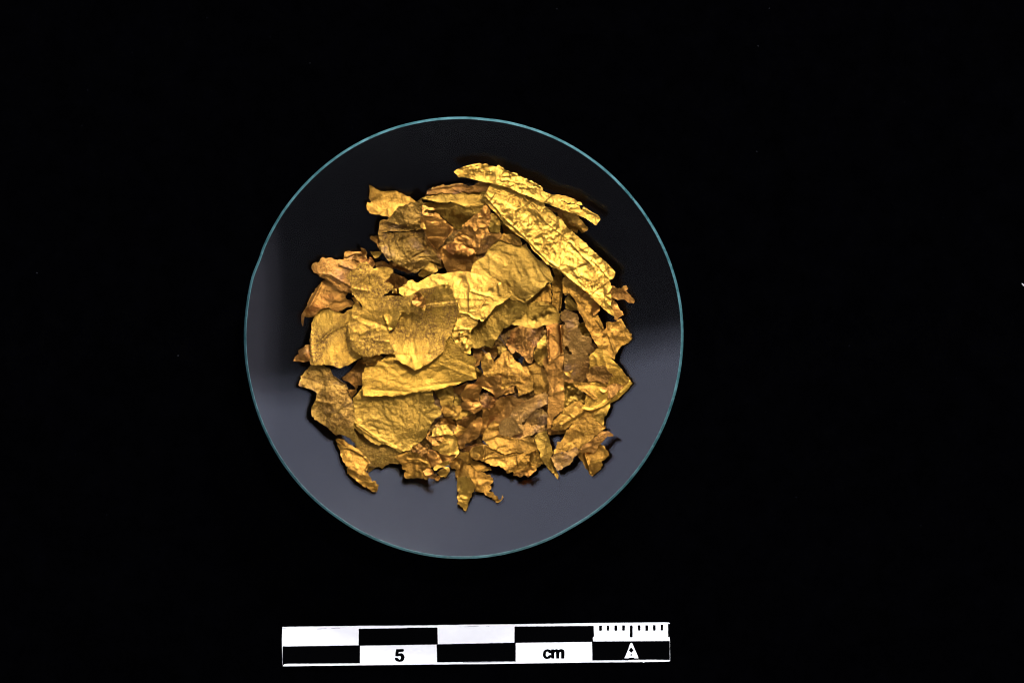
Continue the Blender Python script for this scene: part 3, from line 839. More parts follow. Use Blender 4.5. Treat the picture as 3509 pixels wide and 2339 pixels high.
cc_ = foil(SH, 'C', 'crumpled copper-orange piece with sharp torn edges in the upper middle', 'B 1040 620 1070 660 1100 720 1110 780 1095 850 1080 900 1060 940 1080 1000 1105 1045 1040 1055 1000 1080 990 1100 975 1160 960 1200 900 1300 850 1300 790 1280 700 1270 605 1290 540 1260 500 1230 465 1195 520 1155 580 1140 640 1070 610 1050 660 1000 730 940 715 920 780 870 830 820 900 760 980 700', 0.11, 2.1, (0, -.08), torn=1.3)
foil('folded_flap', 'C', 'shiny folded lower flap', 'B 465 1195 520 1160 600 1150 700 1185 800 1205 880 1230 892 1260 860 1300 800 1322 760 1280 700 1270 620 1275 605 1302 540 1275 500 1230', 0.09, 3, (0, -.3), parent=cc_)
foil('folded_flap', 'C', '', 'B 730 915 790 860 870 820 960 795 1030 790 1100 745 1108 790 1092 860 1085 925 1000 940 940 950 900 990 850 930 800 915', 0.06, 3, (0.1, -.15), parent=cc_)
foil(SH, 'G', 'stubby golden piece with a tubular right edge above the long upright strip', 'F 365 235 400 180 360 80 440 90 500 170 520 250 515 350 500 420 490 500 485 600 478 645 430 650 400 620 370 600 358 500 365 400 358 300', 0.03, 1.8, (.08, 0), ridges=[('F 515 300 490 460 470 640', 16, .09)])
foil(SH, 'B', 'pointed golden corner sheet with a folded rim at the far right of the pile', 'F 860 1260 950 1160 1040 1150 1150 1275 1200 1330 1300 1430 1400 1560 I 1280 30 1360 120 1440 205 1400 265 1330 340 1290 380 1210 440 1140 475 1040 525 960 562 880 578 820 570 760 540 800 490 800 430 830 330 850 150 F 860 1400', 0.03, 1.2, (.05, -.05), fold=(48, 3, .04), soft=.5, ridges=[('I 800 560 900 566 1040 510 1150 430 1250 320 1330 250 1400 185', 18, .09)])
foil(SC, 'R', 'rough pinkish brown overlay on the upper part of the right corner sheet', 'F 840 1440 930 1390 1020 1380 1080 1390 1120 1460 1190 1530 I 1190 130 1160 110 1130 140 1115 220 1070 210 1020 190 960 170 920 175 850 205 820 110 820 60 F 830 1500', 0.04, 3)
foil(SC, 'G', 'brown gold leaf pointing down right just left of the corner sheet fold', 'I 630 180 700 190 860 205 870 230 910 280 935 340 980 420 920 418 880 380 830 350 760 320 720 280 660 240', 0.035, 2.4)
foil(SC, 'C', 'tiny light copper flake lying in the fold of the right corner sheet', 'I 1005 280 1060 260 1110 272 1100 310 1050 330 1005 300', 0.02, tilt=(0, -.25))
foil(SC, 'R', 'facetted brown flap folded onto the right corner sheet', 'I 1095 250 1200 205 1250 215 1300 235 1310 270 1240 320 1180 390 1130 410 1110 400 1115 320', 0.02, 2, tilt=(.1, -.05), ridges=[('I 1125 330 1150 400', 8, .03)])
foil(SC, 'D', 'crumpled glossy golden piece with a disc-shaped dent below the shield-shaped sheet', 'D 265 1365 370 1350 450 1390 520 1430 560 1520 G 570 115 640 165 735 222 720 290 560 280 440 310 360 370 335 335 300 310 250 290 180 260 90 235 105 170 125 120 108 113 150 90 190 30', 0.10, 2.4, (0, -.06), soft=.3, ridges=[('G 540 100 640 165 730 222', 10, .06), ('D 330 1500 G 420 118 420 60 370 15', 8, .04)])
foil(SH, 'D', 'large crumpled olive-brown foil with soft dents at the lower left rim', 'G 335 350 440 255 600 220 735 225 770 320 800 400 830 500 850 700 840 850 900 980 950 1060 880 1040 800 965 720 915 650 890 590 905 540 850 480 800 430 770 370 730 340 700 300 690 265 625 258 580 285 500 320 430', 0.12, 2.0, (.03, -.02), soft=.6, ridges=[('G 735 230 770 340 800 400', 8, .05), ('G 320 440 520 480', 20, .07), ('G 520 610 760 470', 22, .06)])
foil(SH, 'G', 'hand-shaped crinkled piece with a narrow wrist at the bottom left of the pile', 'G 585 965 620 945 680 955 740 1000 830 1060 900 1100 980 1180 1040 1230 1050 1270 1020 1330 1000 1400 1030 1410 K 740 80 850 230 890 350 950 300 1050 330 1040 425 1160 480 1130 650 1080 790 950 750 800 660 700 600 670 530 610 570 400 430 200 290 0 140 G 870 1510 800 1460 740 1420 735 1360 725 1280 690 1260 680 1210 655 1180 655 1120 640 1090 610 1040', 0.07, 2.8, (-.04, -.06), torn=1.6, ridges=[('G 590 975 700 1050 850 1110 980 1190 1040 1270 1000 1390', 14, .07)])
foil(SH, 'G', 'broad dark gold piece with a rectangular fold along the lower edge of the pile', 'H 820 1120 860 1060 1000 1030 1060 1040 1130 1060 1200 1100 1290 1100 1400 1100 1500 1100 1568 1130 I 30 1150 60 1190 I 20 1300 0 1400 H 1540 1430 1480 1450 1430 1440 1400 1390 1320 1415 1270 1340 1200 1310 1100 1310 1040 1270 960 1230 880 1230 830 1180', 0.045, 2.0, (0, -.04), torn=1.4, ridges=[('H 1000 1235 1100 1190 1290 1180 1460 1150 1470 1300', 8, .06), ('H 1010 1060 1020 1150 1000 1230', 10, .05)])
foil(SC, 'C', 'small serrated copper scrap on the lowest rim right of the rectangular fold', 'H 1400 1440 1430 1400 1500 1390 1568 1370 I 60 1350 150 1370 90 1420 40 1470 0 1440 H 1520 1462', 0.05, 4)
foil(ST, 'O', 'smooth olive-brown blade pointing down to the lower right rim', 'I 120 930 180 870 290 850 320 950 350 1040 375 1150 340 1190 380 1290 420 1380 445 1440 435 1495 400 1450 340 1380 290 1330 240 1260 200 1190 180 1100 150 1020', 0.015, 1.0, (.10, .02), soft=.9)
foil(SH, 'R', 'brown arrowhead-shaped piece pointing right at the lower right rim', 'I 700 1130 720 1100 780 1040 880 980 980 890 1040 840 1130 855 1185 895 1180 920 1100 915 1050 980 980 1050 960 1110 930 1145 880 1130 800 1130', 0.03, 1.6, (.05, .06))
foil(SH, 'G', 'fluted fan-shaped lower piece ending in a frayed hook at the bottom centre of the pile', 'J 640 650 720 680 800 720 900 810 1000 850 1080 880 1130 930 1140 970 1080 1020 1110 1040 1110 1080 1080 1110 1150 1150 1200 1200 1240 1220 1255 1155 1275 1185 1245 1230 1170 1255 1120 1190 1060 1170 980 1120 890 1110 900 1070 850 960 800 910 740 915 630 910 640 820 560 780 550 740 600 690', 0.055, 3.0, (0, .02), torn=1.6, fold=(80, 4, .07))
foil(SC, 'G', 'brown gold serrated blade lying over the fluted fan at the bottom centre', 'J 650 660 700 580 800 565 830 640 870 700 960 720 1040 760 1110 790 1110 830 1030 835 960 830 920 840 860 780 740 700', 0.035, 2.4, (0, -.05), torn=1.6)
foil('gold_foil_leaf', 'Y', 'bright scratched leaf-shaped piece pointing straight down at the bottom of the pile', 'J 655 930 720 910 800 905 850 965 880 1010 885 1080 850 1160 820 1230 800 1310 770 1375 740 1360 700 1310 670 1240 650 1190 655 1100 650 1010', 0.02, 2.0, (0, -.03), torn=1.8)
foil(SC, 'G', 'small bright square patch of foil at the left end of the rectangular-fold piece', 'H 835 1120 870 1065 1000 1045 1022 1110 1000 1190 900 1235 850 1190', 0.04, 3, (0, -.1))
foil(SC, 'O', 'crumpled olive scrap in the dark hollow above the bumpy lobed piece', 'E 1185 1130 1290 1110 1330 1160 1290 1230 1210 1225', 0.06, 3)
# -- right side
foil(SH, 'O', 'flat brownish band with dimples and a wavy lower edge at the right of the centre', 'E 1470 600 F 0 560 60 535 130 520 200 510 270 545 340 560 400 585 425 625 440 650 480 680 460 740 480 790 550 825 480 805 380 810 350 840 300 840 230 845 180 870 130 880 80 900 20 885 E 1568 890 1540 860 1450 835 1380 830 1400 740', 0.035, 1.8, (0, -.02), soft=.5, lumps=[('F 220 730', 30, -.04), ('F 130 770', 26, -.04), ('F 310 690', 26, -.04)], ridges=[('F 200 570 380 570 430 610', 8, .04)])
foil(SH, 'R', 'bulging coppery shell-like piece in the gap right of the centre', 'E 1380 900 1440 870 1540 850 F 0 870 100 880 255 865 210 940 200 1020 160 1080 110 1160 110 1290 90 1350 30 1340 0 1300 E 1568 1290 1520 1250 1480 1210 1430 1190 1400 1220 1340 1160 1310 1100 1330 1030 1370 1000 1370 940', 0.12, 1.8, (0, .06))
foil(SH, 'P', 'large brown copper sheet with ragged edges right of the long vertical strip', 'F 480 650 560 635 620 660 700 690 720 760 720 830 710 880 740 930 790 980 880 1000 890 1050 870 1090 930 1160 935 1200 900 1250 850 1210 865 1300 850 1400 860 1500 I 830 100 850 200 800 190 760 200 700 200 640 180 560 160 510 150 F 500 1500 505 1300 515 1240 625 1230 590 1150 550 1110 510 1170 500 900 490 830 540 820 480 760', 0.035, 1.5, (.04, .03), torn=1.3)
nt1 = foil(SH, 'G', 'wide brown-gold piece with a V-shaped notch at the right side of the pile', 'F 510 200 560 180 640 240 700 310 860 420 900 450 1010 570 1000 640 960 690 910 705 980 700 1010 770 1055 895 1080 890 1085 800 1180 800 1240 770 1290 750 1330 830 1390 920 1440 1010 1420 1040 1360 1085 1310 1110 1250 1170 1240 1200 1215 1230 1190 1310 1150 1270 1080 1220 1040 1180 970 1130 930 1060 890 1000 860 930 820 860 790 790 760 720 720 670 700 600 695 555 650 480 600 420 575 410 530 440 510 400', 0.045, 1.9, (0, -.02), torn=1.2, ridges=[('F 1120 980 1150 1060 1200 1200', 12, .05), ('F 960 770 1050 890', 12, .05)])
foil('folded_flap', 'G', '', 'F 1110 870 1112 790 1180 800 1172 850 1130 900', 0.02, tilt=(.2, -.2), parent=nt1)
foil('curled_edge', 'C', 'curled orange edge', 'F 890 620 905 560 925 500 960 540 1000 590 1005 640 960 690 910 708', 0.02, tilt=(-.5, 0), parent=nt1)
foil(SH, 'G', 'bumpy lobed golden brown piece in the centre right above the copper flakes', 'E 970 1310 1000 1260 1050 1215 1080 1205 1110 1260 1150 1340 1200 1280 1230 1245 1280 1200 1340 1180 1400 1220 1420 1300 1490 1340 1540 1400 1568 1380 F 0 1390 30 1400 50 1470 80 1540 I 85 180 110 280 60 330 0 350 H 1540 350 1480 390 1470 300 1450 240 1400 235 1340 270 1300 300 1230 270 1225 200 1220 110 1130 120 1060 140 1000 90 980 0 E 980 1400', 0.07, 2.8, (0, -.05), soft=.6, torn=1.2)
foil(SC, 'G', 'small yellowish fold at the lower left corner of the ragged brown copper sheet', 'F 515 1470 560 1460 640 1440 600 1545 550 1510', 0.04, 3, (0, -.1))
foil(SC, 'R', 'dark narrow scrap crossing under the lower edge of the ragged brown copper sheet', 'I 510 155 640 150 640 205 560 190 515 185', 0.03)
# -- centre low shards
foil(SC, 'C', 'smooth tan copper flake with a bright lower rim just below the bumpy lobed piece', 'H 880 210 930 130 1000 80 1060 125 1150 105 1240 100 1240 250 1300 310 1270 350 1200 400 1160 395 1130 345 1060 300 1000 270 940 240', 0.03, 1.6, (.05, -.02), ridges=[('H 1000 270 1130 340', 8, .04)])
foil(SC, 'C', 'copper flake with a red stain left of the curved hollow in the lower middle', 'H 695 370 760 260 790 215 870 210 990 250 980 290 950 340 950 450 760 445 720 420', 0.03, 2)
foil(SC, 'C', 'flat light copper shard directly under the red-stained flake', 'H 700 480 760 440 950 450 985 500 1000 540 960 570 880 620 830 590 720 540', 0.02, 1.8, (0, -.08))
foil(ST, 'O', 'thin upright folded sliver below the end of the long stained band', 'H 605 480 625 365 650 370 710 440 710 490 650 530 600 570', 0.02, tilt=(.2, 0))
foil(SC, 'G', 'wrinkled golden scrap with a bright lower corner right of the large wavy sheet', 'H 440 510 600 500 700 510 720 560 670 650 650 700 590 690 560 650 480 650 440 590', 0.05, 3, (0, -.1), lumps=[('H 610 640', 30, .05)])
foil(SC, 'P', 'tiny pink flake touching the right edge of the large wavy sheet', 'H 350 770 400 725 455 760 440 790 370 805', 0.02, tilt=(0, -.1))
foil(SC, 'P', 'tiny pink flake between the bright flat shard and the little rectangular plate', 'H 565 810 640 775 640 850 610 885', 0.01)
foil(SC, 'G', 'small rectangular golden plate overlapping the pink copper leaf', 'H 655 755 785 820 760 890 700 940 640 910 610 880 620 830', 0.02, 1.5, (-.08, -.1))
foil('gold_foil_leaf', 'C', 'pink copper leaf-shaped piece standing diagonally in the lower middle', 'H 790 800 870 700 960 655 990 680 985 780 955 890 900 960 840 980 760 1020 740 1070 700 1090 665 1020 655 940 700 900', 0.03, 1.8, (-.05, -.02), torn=1.4, ridges=[('H 870 780 830 900 760 1010', 30, .04)])
foil(SC, 'Y', 'bright flat shard with pointed corners lying horizontally in the lower middle', 'H 310 830 350 800 450 760 510 760 560 830 612 895 500 895 400 910 310 915 320 880', 0.02, 2, (0, -.12), ridges=[('H 440 790 480 890', 12, .03)])
foil(SC, 'C', 'tiny pale tan fleck right of the large wavy sheet, below the flat bright shard', 'H 310 990 350 965 415 1020 410 1045 340 1040 315 1045', 0.02, tilt=(0, -.3))
tr = foil(SH, 'C', 'tan triangle with a tiny hole and a curved fold at the lower middle', 'H 260 1095 330 1100 420 1150 540 1180 600 1160 660 1160 620 1220 570 1270 500 1300 400 1290 320 1330 270 1340', 0.03, 2, (0, .03), ridges=[('H 640 1180 560 1250 440 1300', 20, .06), ('H 400 1160 450 1250', 14, -.06)])
foil(SC, 'Y', 'small bright scallop above the cluster of round flakes at the bottom', 'J 330 800 380 740 450 720 540 690 560 740 480 790 400 800 350 830', 0.03, 3, (0, -.1))
foil(SC, 'C', 'round copper flake at the left end of the flake cluster at the bottom', 'J 190 830 240 800 310 810 335 860 300 900 220 890', 0.02, 2)
foil(SC, 'R', 'round brown flake lowest in the flake cluster at the bottom', 'J 250 900 310 880 380 880 370 920 320 945 270 930', 0.02)
foil(SC, 'Y', 'bright ribbed round flake at the right end of the flake cluster at the bottom', 'J 380 860 420 820 540 780 555 820 520 890 490 930 420 900', 0.03, 3, (0, -.1), fold=(60, 6, .03))
foil(SC, 'C', 'tiny drop-shaped flake hanging under the flake cluster at the bottom', 'J 345 930 400 895 430 920 400 970 360 955', 0.02)
# -- lower right stack
foil(ST, 'G', 'long striped golden strip folded lengthwise below the right corner sheet', 'I 345 830 370 720 440 640 520 560 600 500 690 450 750 450 790 500 780 540 820 570 865 600 800 640 700 720 600 780 550 822 480 835 400 830', 0.025, 1.6, (-.08, -.08), ridges=[('I 480 770 640 670 780 580', 16, .06), ('I 590 620 680 690', 6, .03)])
foil(SH, 'G', 'broad speckled diagonal piece with a straight right edge near the lower right rim', 'I 860 600 890 650 950 710 1000 750 1080 780 1080 810 1030 850 960 910 880 980 800 1040 740 1090 700 1085 690 1060 640 1090 500 1130 380 1150 385 1110 420 1080 420 1000 470 995 520 920 550 830 620 770 740 690', 0.03, 1.8, (.02, -.02), torn=1.3, ridges=[('I 1030 830 880 960 740 1085', 12, .04)])
foil(SC, 'P', 'square-cut piece with a serrated lower edge left of the crinkled golden square', 'I 335 1185 400 1150 520 1120 640 1075 690 1060 712 1110 705 1160 650 1200 640 1250 600 1300 540 1320 490 1365 440 1378 410 1340 370 1260', 0.03, 2.2, (0, -.05), torn=1.7)
foil(SH, 'G', 'curved golden band with a bright pointed left corner beneath the pink speckled leaves', 'H 1170 700 1215 760 1230 800 1230 860 1320 900 1400 930 1490 955 1568 920 I 60 900 120 960 160 1060 165 1090 80 1130 0 1180 H 1568 1100 1500 1140 1400 1130 1290 1170 1250 1150 1180 1100 1100 1070 1050 1020 990 965 1000 900 1040 820 1100 740', 0.035, 1.5, (0, .03), torn=1.2, ridges=[('H 1040 960 1190 900 1400 950', 12, .06), ('H 1090 805 1205 775', 14, .06)])
foil('gold_foil_leaf', 'P', 'lower leaf of the pinkish speckled pair left of the vertical strip tip', 'H 1360 900 1450 850 1568 740 I 20 640 130 560 230 550 290 600 310 700 300 830 240 850 200 880 150 865 60 905 0 925 H 1568 935 1490 972 1400 945', 0.035, 1.6, (0, .02), soft=.4, torn=1.3)
foil('gold_foil_leaf', 'P', 'upper leaf of the pinkish speckled pair left of the vertical strip tip', 'H 1195 885 1215 760 1280 680 1365 645 1400 560 1480 500 1568 455 I 30 430 110 395 200 350 270 318 305 360 300 480 240 510 170 540 100 590 40 650 0 690 H 1568 690 1520 740 1568 800 1568 830 1500 880 1380 940 1300 920 1240 900', 0.04, 1.8, (0, -.03), torn=1.4)
foil(ST, 'C', 'long upright strip with a rolled right edge, standing over the right half of the pile', 'F 275 850 350 820 440 810 500 830 520 900 505 980 500 1080 520 1190 515 1300 510 1450 518 1568 I 515 150 520 300 522 450 525 560 470 590 420 640 370 690 345 790 340 815 300 820 295 700 300 600 310 480 305 360 320 250 310 180 290 90 260 20 F 260 1420 240 1340 240 1290 300 1250 290 1100 275 950', 0.012, 1.4, (.05, -.08), facet=.25, crease=.6, soft=.6, lift=.18, ridges=[('F 470 850 490 980 490 1100 505 1190', 18, .20), ('F 310 1340 410 1270 505 1195', 14, .05), ('I 325 350 420 320 500 300', 20, .05), ('F 300 900 300 1100 310 1310', 12, .10)])
# -- big bright pieces of the centre and left
foil(SH, 'O', 'dull greenish gold sheet with parallel fanning folds left of the long broad strip', 'B 1185 1115 1225 1085 1290 1090 1400 1100 1500 1180 1560 1165 C 15 1150 35 1210 90 1290 150 1350 200 1385 240 1385 270 1430 320 1475 340 1540 F 350 165 375 240 340 275 310 262 262 320 200 375 150 412 85 465 40 510 0 545 E 1500 505 1360 480 1150 300 900 220 840 130 B 850 1500 860 1440 930 1370 1000 1340 1060 1260 1120 1180', 0.03, 1.3, (.02, -.03), fold=(-42, 3.6, .07), soft=.4, ridges=[('F 0 490 80 465', 16, .08)])
foil('gold_foil_flap', 'G', 'small rounded tongue of foil lying over the top corner of the fan-folded olive sheet', 'B 1190 1105 1210 1080 1265 1022 1340 1025 1420 1042 1490 1075 1525 1140 1512 1195 1440 1170 1390 1150 1300 1130 1250 1110', 0.03, 2, (0, -.05))
foil('gold_foil_leaf', 'O', 'wavy olive-gold leaf curving down right of the bright central sheet', 'E 1340 490 1440 490 1520 505 1568 540 F 30 575 20 620 E 1568 665 1510 740 1450 750 1410 790 1340 860 1270 880 1265 910 1230 960 1200 1000 1160 1060 1120 1140 1080 1130 1020 1110 960 1145 900 1150 840 1120 820 1030 825 930 860 860 930 810 1000 750 1060 690 1130 620 1180 580 1250 530', 0.045, 1.6, (0, .04), soft=.7, fold=(-50, 2, .06))
foil(SH, 'O', 'large soft wavy sheet with pleats along its lower edge, under the long stained band', 'G 820 400 900 320 935 280 970 250 1100 200 1400 200 H 0 180 200 220 320 280 330 380 350 440 340 480 430 540 440 590 430 640 350 690 300 770 250 860 230 920 180 980 100 1030 50 1050 40 1090 0 1110 G 1568 1108 1480 1115 1470 1140 1410 1110 1340 1060 1250 1030 1200 1025 1170 1050 1080 1000 1000 940 950 875 920 885 860 820 820 760 800 710 800 650 810 560 820 440', 0.06, 1.7, (0, -.06), facet=.5, soft=.5, fold=(40, 1.4, .03), lift=.06, ridges=[('G 810 715 950 800 1150 940 1350 1040 1470 1110', 8, .05), ('G 830 750 960 850 1160 970 1400 1090', 7, .05), ('G 1080 780 1140 820 1150 880', 10, -.04)])
foil(ST, 'B', 'long stained golden band with a straight left end running under the oval speckled sheet', 'D 990 1400 1050 1395 1110 1390 1150 1340 1240 1280 1290 1240 1400 1200 E 100 1150 480 1000 560 990 650 1100 740 1200 790 1240 850 1245 910 1285 905 1340 885 1390 895 1440 918 1560 H 915 145 850 165 700 200 500 260 340 300 200 318 60 328 0 342 G 1450 365 1320 378 1200 382 1080 386 1020 375 958 372 955 330 948 250 942 150 947 60 D 955 1480', 0.02, 1.2, (0, -.03), facet=.4, soft=.6, lift=.06)
foil(SC, 'G', 'small piece bridging the flower-shaped sheet and the left end of the long stained band', 'D 930 1240 1000 1240 1120 1240 1170 1230 1230 1275 1190 1305 1130 1350 1100 1400 1050 1400 1000 1385 960 1310', 0.03, 2)
foil(SH, 'S', 'bright shield-shaped sheet with brown stains at the left of the pile', 'D 450 575 490 575 520 600 560 635 620 655 700 685 740 640 800 620 840 700 870 900 860 1100 870 1180 940 1245 930 1280 860 1310 780 1360 720 1380 650 1412 560 1380 480 1370 380 1372 270 1370 240 1330 250 1260 245 1180 240 1060 250 960 265 880 262 810 300 730 350 660 400 610', 0.05, 1.2, (.03, -.17), facet=.5, soft=.6, ridges=[('D 760 820 600 880 480 960 400 1040', 20, .06), ('D 255 900 262 1150 290 1340', 14, .04)])
foil(SH, 'R', 'embossed brown-gold piece with purplish stains at the upper left of the pile', 'A 265 1450 285 1420 325 1400 350 1412 375 1390 380 1360 412 1337 450 1352 540 1345 590 1370 690 1370 760 1345 830 1310 900 1370 950 1420 D 930 150 880 420 800 410 720 388 650 375 600 340 550 300 545 275 490 245 430 210 370 190 345 155 290 130 268 90', 0.05, 1.8, (-.02, -.06), soft=.4, ridges=[('A 640 1440 830 1500', 24, .07), ('D 360 150 520 160 640 230 780 310', 12, .05)])
foil('gold_foil_scroll', 'R', 'little wavy scroll curling over the embossed piece and the top petal at the upper left', 'A 820 1330 870 1295 930 1300 980 1340 1030 1365 1045 1330 1080 1350 1110 1400 1115 1440 1090 1478 1060 1450 1030 1420 980 1400 920 1412 880 1380 850 1365 810 1368', 0.06, 2.6, (0, .05))
foil(SH, 'Y', 'bright yellow central sheet ending in a crumpled tail, the brightest of the pile', 'D 1440 410 1435 340 1480 320 1500 290 1540 285 E 0 240 60 228 105 265 140 262 240 200 330 150 400 140 480 150 560 130 640 115 700 112 760 120 820 125 900 140 960 170 1030 185 1120 190 1180 225 1240 270 1290 320 1340 360 1380 410 1380 440 1345 480 1290 510 1240 550 1180 575 1150 610 1110 660 1060 720 995 790 930 765 935 790 910 850 850 890 835 940 830 1000 860 1130 835 1150 830 1230 780 1220 740 1190 700 1150 655 1110 620 1070 585 1010 590 910 600 860 500 760 300 600 0 500', 0.05, 1.5, (.01, -.17), facet=.4, fine=.7, soft=.3, lift=.05, lumps=[('E 700 220', 50, -.05), ('E 1100 380', 34, -.04), ('E 700 960', 22, .07), ('E 780 1010', 18, -.06), ('E 660 1030', 18, -.06), ('E 740 1080', 20, .06), ('E 780 1150', 18, .05), ('E 820 930', 18, .05)], ridges=[('E 820 380 1050 450 950 640 820 660 815 400', 7, .035), ('E 690 670 800 690 860 740 1000 790', 8, .04), ('E 1210 290 1230 430', 14, .05), ('E 600 905 720 890 840 900', 10, .06)])
foil(SC, 'Y', 'tiny bright yellow square just right of the lower right petal', 'D 1345 350 1410 343 1412 415 1345 405', 0.01, tilt=(0, -.05))
foil(SH, 'S', 'oval brushed sheet with brown speckles in the centre of the pile', 'E 120 380 300 335 450 290 540 262 570 310 600 410 635 500 665 545 680 650 650 700 645 790 600 870 585 930 575 985 530 1010 500 1060 480 1130 475 1180 430 1230 340 1290 300 1330 250 1370 190 1385 150 1420 85 1445 40 1410 0 1385 D 1568 1385 1500 1360 1450 1320 1370 1290 1400 1260 1380 1230 1300 1230 1250 1150 1260 900 1400 600', 0.03, 1.1, (-.01, -.05), facet=.12, soft=.7, lift=.06, ridges=[('E 230 578 420 560 645 538', 10, .09), ('E 130 470 145 600', 14, .04)], lumps=[('E 500 300', 24, .07), ('E 520 420', 60, -.03)])
fl = foil(SH, 'S', 'flower-shaped sheet with rounded petals on the left of the centre', 'D 740 210 750 160 790 110 850 90 A 900 1430 940 1405 990 1395 1030 1415 1060 1455 1090 1485 D 1110 78 1150 60 1210 55 1280 60 1340 80 1362 100 1355 135 1320 180 1270 235 1235 262 1290 265 1340 285 1368 320 1340 370 1300 400 1240 425 1230 450 1330 437 1420 447 1500 455 E 0 440 60 410 110 400 160 410 210 470 235 560 215 640 200 685 150 715 100 690 60 665 30 660 0 695 D 1520 658 1470 658 1450 720 1415 800 1390 865 1310 915 1300 1020 1340 1110 1385 1190 1300 1225 1200 1220 1080 1258 940 1245 880 1205 830 1185 790 1070 755 960 750 850 770 760 810 700 800 630 830 560 870 520 910 560 945 640 950 600 920 540 850 470 810 430 785 360 790 300', 0.035, 1.5, (.01, -.05), facet=.3, soft=.3, lift=.05, ridges=[('D 830 350 1030 380', 14, .05), ('D 1240 720 1310 900', 12, .06), ('D 1050 120 1060 280', 10, .04), ('D 920 960 1110 880', 16, .05), ('D 1330 980 1380 1170', 12, .05), ('D 1110 1040 1290 1060', 30, .03)], lumps=[('E 150 440', 24, .07), ('E 60 560', 16, .05), ('E 180 620', 20, .05)])
foil('crusted_lump', 'C', 'brownish crusted lump on the right tongue of the sheet', 'E 45 490 90 400 155 405 215 470 235 560 190 600 110 590 55 550', 0.10, 4, parent=fl)
foil('torn_curl', 'G', 'curl beside the tear', 'D 800 470 850 475 900 530 940 600 952 670 930 620 880 555 830 520', 0.01, tilt=(.1, .1), parent=fl)
# -- top pieces of the upper right
foil(ST, 'Y', 'long broad bright strip with crumpled surface running diagonally down the upper right', 'B 1105 350 1200 360 1300 370 1400 400 1480 450 1560 500 C 60 540 150 570 240 605 300 680 400 770 500 850 560 930 640 1000 720 1070 800 1140 870 1210 950 1280 1020 1350 1100 1420 1170 1490 1210 1540 F 1210 130 1195 190 1150 225 1125 230 1145 270 1150 300 1165 330 1130 400 1165 465 1170 620 1195 680 1190 715 1110 670 1030 600 1015 575 960 530 875 455 880 420 860 425 780 370 700 310 620 250 575 215 520 170 460 110 430 85 380 70 C 270 1410 200 1330 130 1270 60 1180 20 1130 B 1540 1085 1450 1030 1380 980 1290 895 1235 830 1190 765 1110 690 1070 640 1035 610 990 560 970 515 1035 485 1060 440 1090 380', 0.085, 2.2, (-.05, -.10), facet=.5, fine=.8, torn=.9, lift=.10, ridges=[('B 1040 530 1180 680 1300 830 1450 960 C 30 1100 150 1230 300 1380 450 1480 F 590 210 860 420', 9, .06), ('B 1500 480 C 150 700 280 870 560 1080 760 1310 900 1440', 8, .045), ('F 1110 200 1000 60 920 -20', 8, .05), ('F 880 420 1000 320 1120 240', 10, .04)])
foil('gold_foil_crest', 'Y', 'serrated embossed crest-shaped band with a forked tail at the top right of the pile', 'B 608 190 650 155 700 140 740 118 790 108 840 95 880 85 920 85 950 72 975 85 1000 92 1020 82 1050 85 1078 100 1070 130 1090 110 1130 112 1175 128 1195 108 1215 100 1240 122 1270 135 1300 170 1340 180 1370 200 1372 230 1385 200 1430 205 1470 225 1475 255 1500 248 1520 262 1568 280 C 20 275 40 310 80 305 120 340 160 355 200 375 238 410 235 440 262 460 300 475 340 490 370 500 420 495 460 498 500 512 540 512 580 530 630 545 660 555 700 595 740 595 768 635 730 640 680 625 640 615 600 600 575 615 548 600 530 580 480 575 465 592 510 592 550 610 575 632 620 622 660 630 700 640 735 665 760 710 762 680 790 660 830 680 870 715 910 740 945 755 975 770 1000 800 1012 825 985 860 950 912 880 865 800 810 700 765 600 735 500 700 400 660 300 620 230 608 200 590 100 540 0 500 B 1500 480 1400 430 1300 390 1200 365 1100 340 1000 325 900 300 820 280 740 268 665 265 650 230', 0.06, 2.6, (.0, -.12), facet=.5, soft=.5, torn=.5, lift=.10, lumps=[('B 920 155', 18, .05), ('B 850 185', 18, -.04), ('B 1090 240', 40, -.06), ('B 1100 190', 16, .05)], ridges=[('B 1260 245 1370 245', 8, .05), ('B 1240 310 1340 300 1370 320', 7, .05), ('B 1440 340 1540 350', 7, .05), ('C 40 400 130 410', 7, .05), ('B 690 140 960 90 1200 115 1460 240 C 230 400 350 490', 7, .03), ('C 240 600 330 520', 8, .04), ('C 770 680 930 760', 8, .04)])

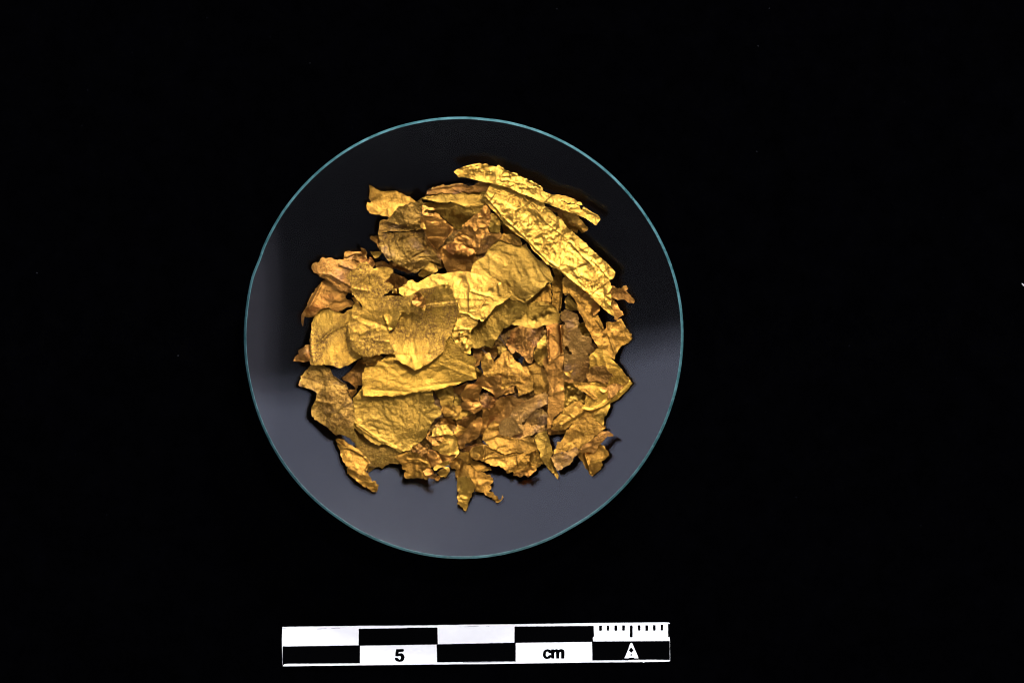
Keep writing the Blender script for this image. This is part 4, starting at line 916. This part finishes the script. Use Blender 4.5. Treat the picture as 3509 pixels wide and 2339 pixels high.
# ------------------------------------------------------------------ dust and a hair on the glass
def dust():
    rg = random.Random(11)
    V, Fc = [], []
    for i in range(420):
        a = rg.uniform(0, 2 * math.pi); r = 2.74 * math.sqrt(rg.uniform(0.08, 1))
        x, y = r * math.cos(a), r * math.sin(a)
        z = float(bowl(x * x + y * y)) + 0.001
        s = rg.choice((0.0022, 0.003, 0.003, 0.0045, 0.006))
        b = len(V)
        for k in range(5):
            t = k * 2 * math.pi / 5 + rg.uniform(0, 1)
            q = s * rg.uniform(.6, 1.2)
            V.append((x + q * math.cos(t), y + q * math.sin(t), z + 0.001))
        V.append((x, y, z + s * 0.8))
        for k in range(5):
            Fc.append((b + k, b + (k + 1) % 5, b + 5))
    for i in range(90):
        x, y = rg.uniform(-6, 7), rg.uniform(-4.4, 4.4)
        if x * x + y * y < 9 or y < -3.4: continue
        s = rg.choice((0.003, 0.004, 0.006)); b = len(V)
        V += [(x - s, y, TABLE + .004), (x + s, y - s * .5, TABLE + .004), (x, y + s, TABLE + .004), (x, y, TABLE + .004 + s)]
        Fc += [(b, b + 1, b + 3), (b + 1, b + 2, b + 3), (b + 2, b, b + 3)]
    o = mesh_obj('dust', V, Fc, plain('dust_grey', (0.10, 0.10, 0.11), 0.9, 0.1))
    o['kind'] = 'stuff'
dust()

def hair(name, label, pts, z, w=0.0028, mat=None):
    P3 = [Vector((*P(x, y, z), z + dz)) for (x, y), dz in pts]
    V, Fc = [], []
    for i, p in enumerate(P3):
        d = (P3[min(i + 1, len(P3) - 1)] - P3[max(i - 1, 0)]).normalized()
        n = d.cross(Vector((0, 0, 1))).normalized(); u = n.cross(d)
        for k in range(5):
            t = k * 2 * math.pi / 5
            V.append(p + (n * math.cos(t) + u * math.sin(t)) * w * (0.5 if i in (0, len(P3) - 1) else 1))
    for i in range(len(P3) - 1):
        for k in range(5):
            Fc.append((i * 5 + k, i * 5 + (k + 1) % 5, (i + 1) * 5 + (k + 1) % 5, (i + 1) * 5 + k))
    o = mesh_obj(name, V, Fc, mat)
    o['label'] = label; o['category'] = 'fibre'
fib = plain('pale_fibre', (0.10, 0.10, 0.11), 0.6, 0.3)
hair('stray_fibre', 'thin pale fibre crossing the dark hollow right of the bright central sheet', [((1650, 1193), 0), ((1665, 1208), .02), ((1682, 1219), .03), ((1698, 1226), .02)], 0.55, 0.002, fib)
hair('stray_fibre', 'short pale fibre in the gap under the wavy olive leaf edge', [((1708, 1152), 0), ((1722, 1166), .02), ((1733, 1183), .01)], 0.55, 0.002, fib)
hair('lint_fibre', 'tiny pale lint fleck on the black cloth at the right edge of the picture', [((3501, 971), 0.01), ((3504, 973), .012), ((3506, 976), .012), ((3507.5, 980), .01)], TABLE, 0.009, plain('lint', (0.5, 0.5, 0.5), 0.8))
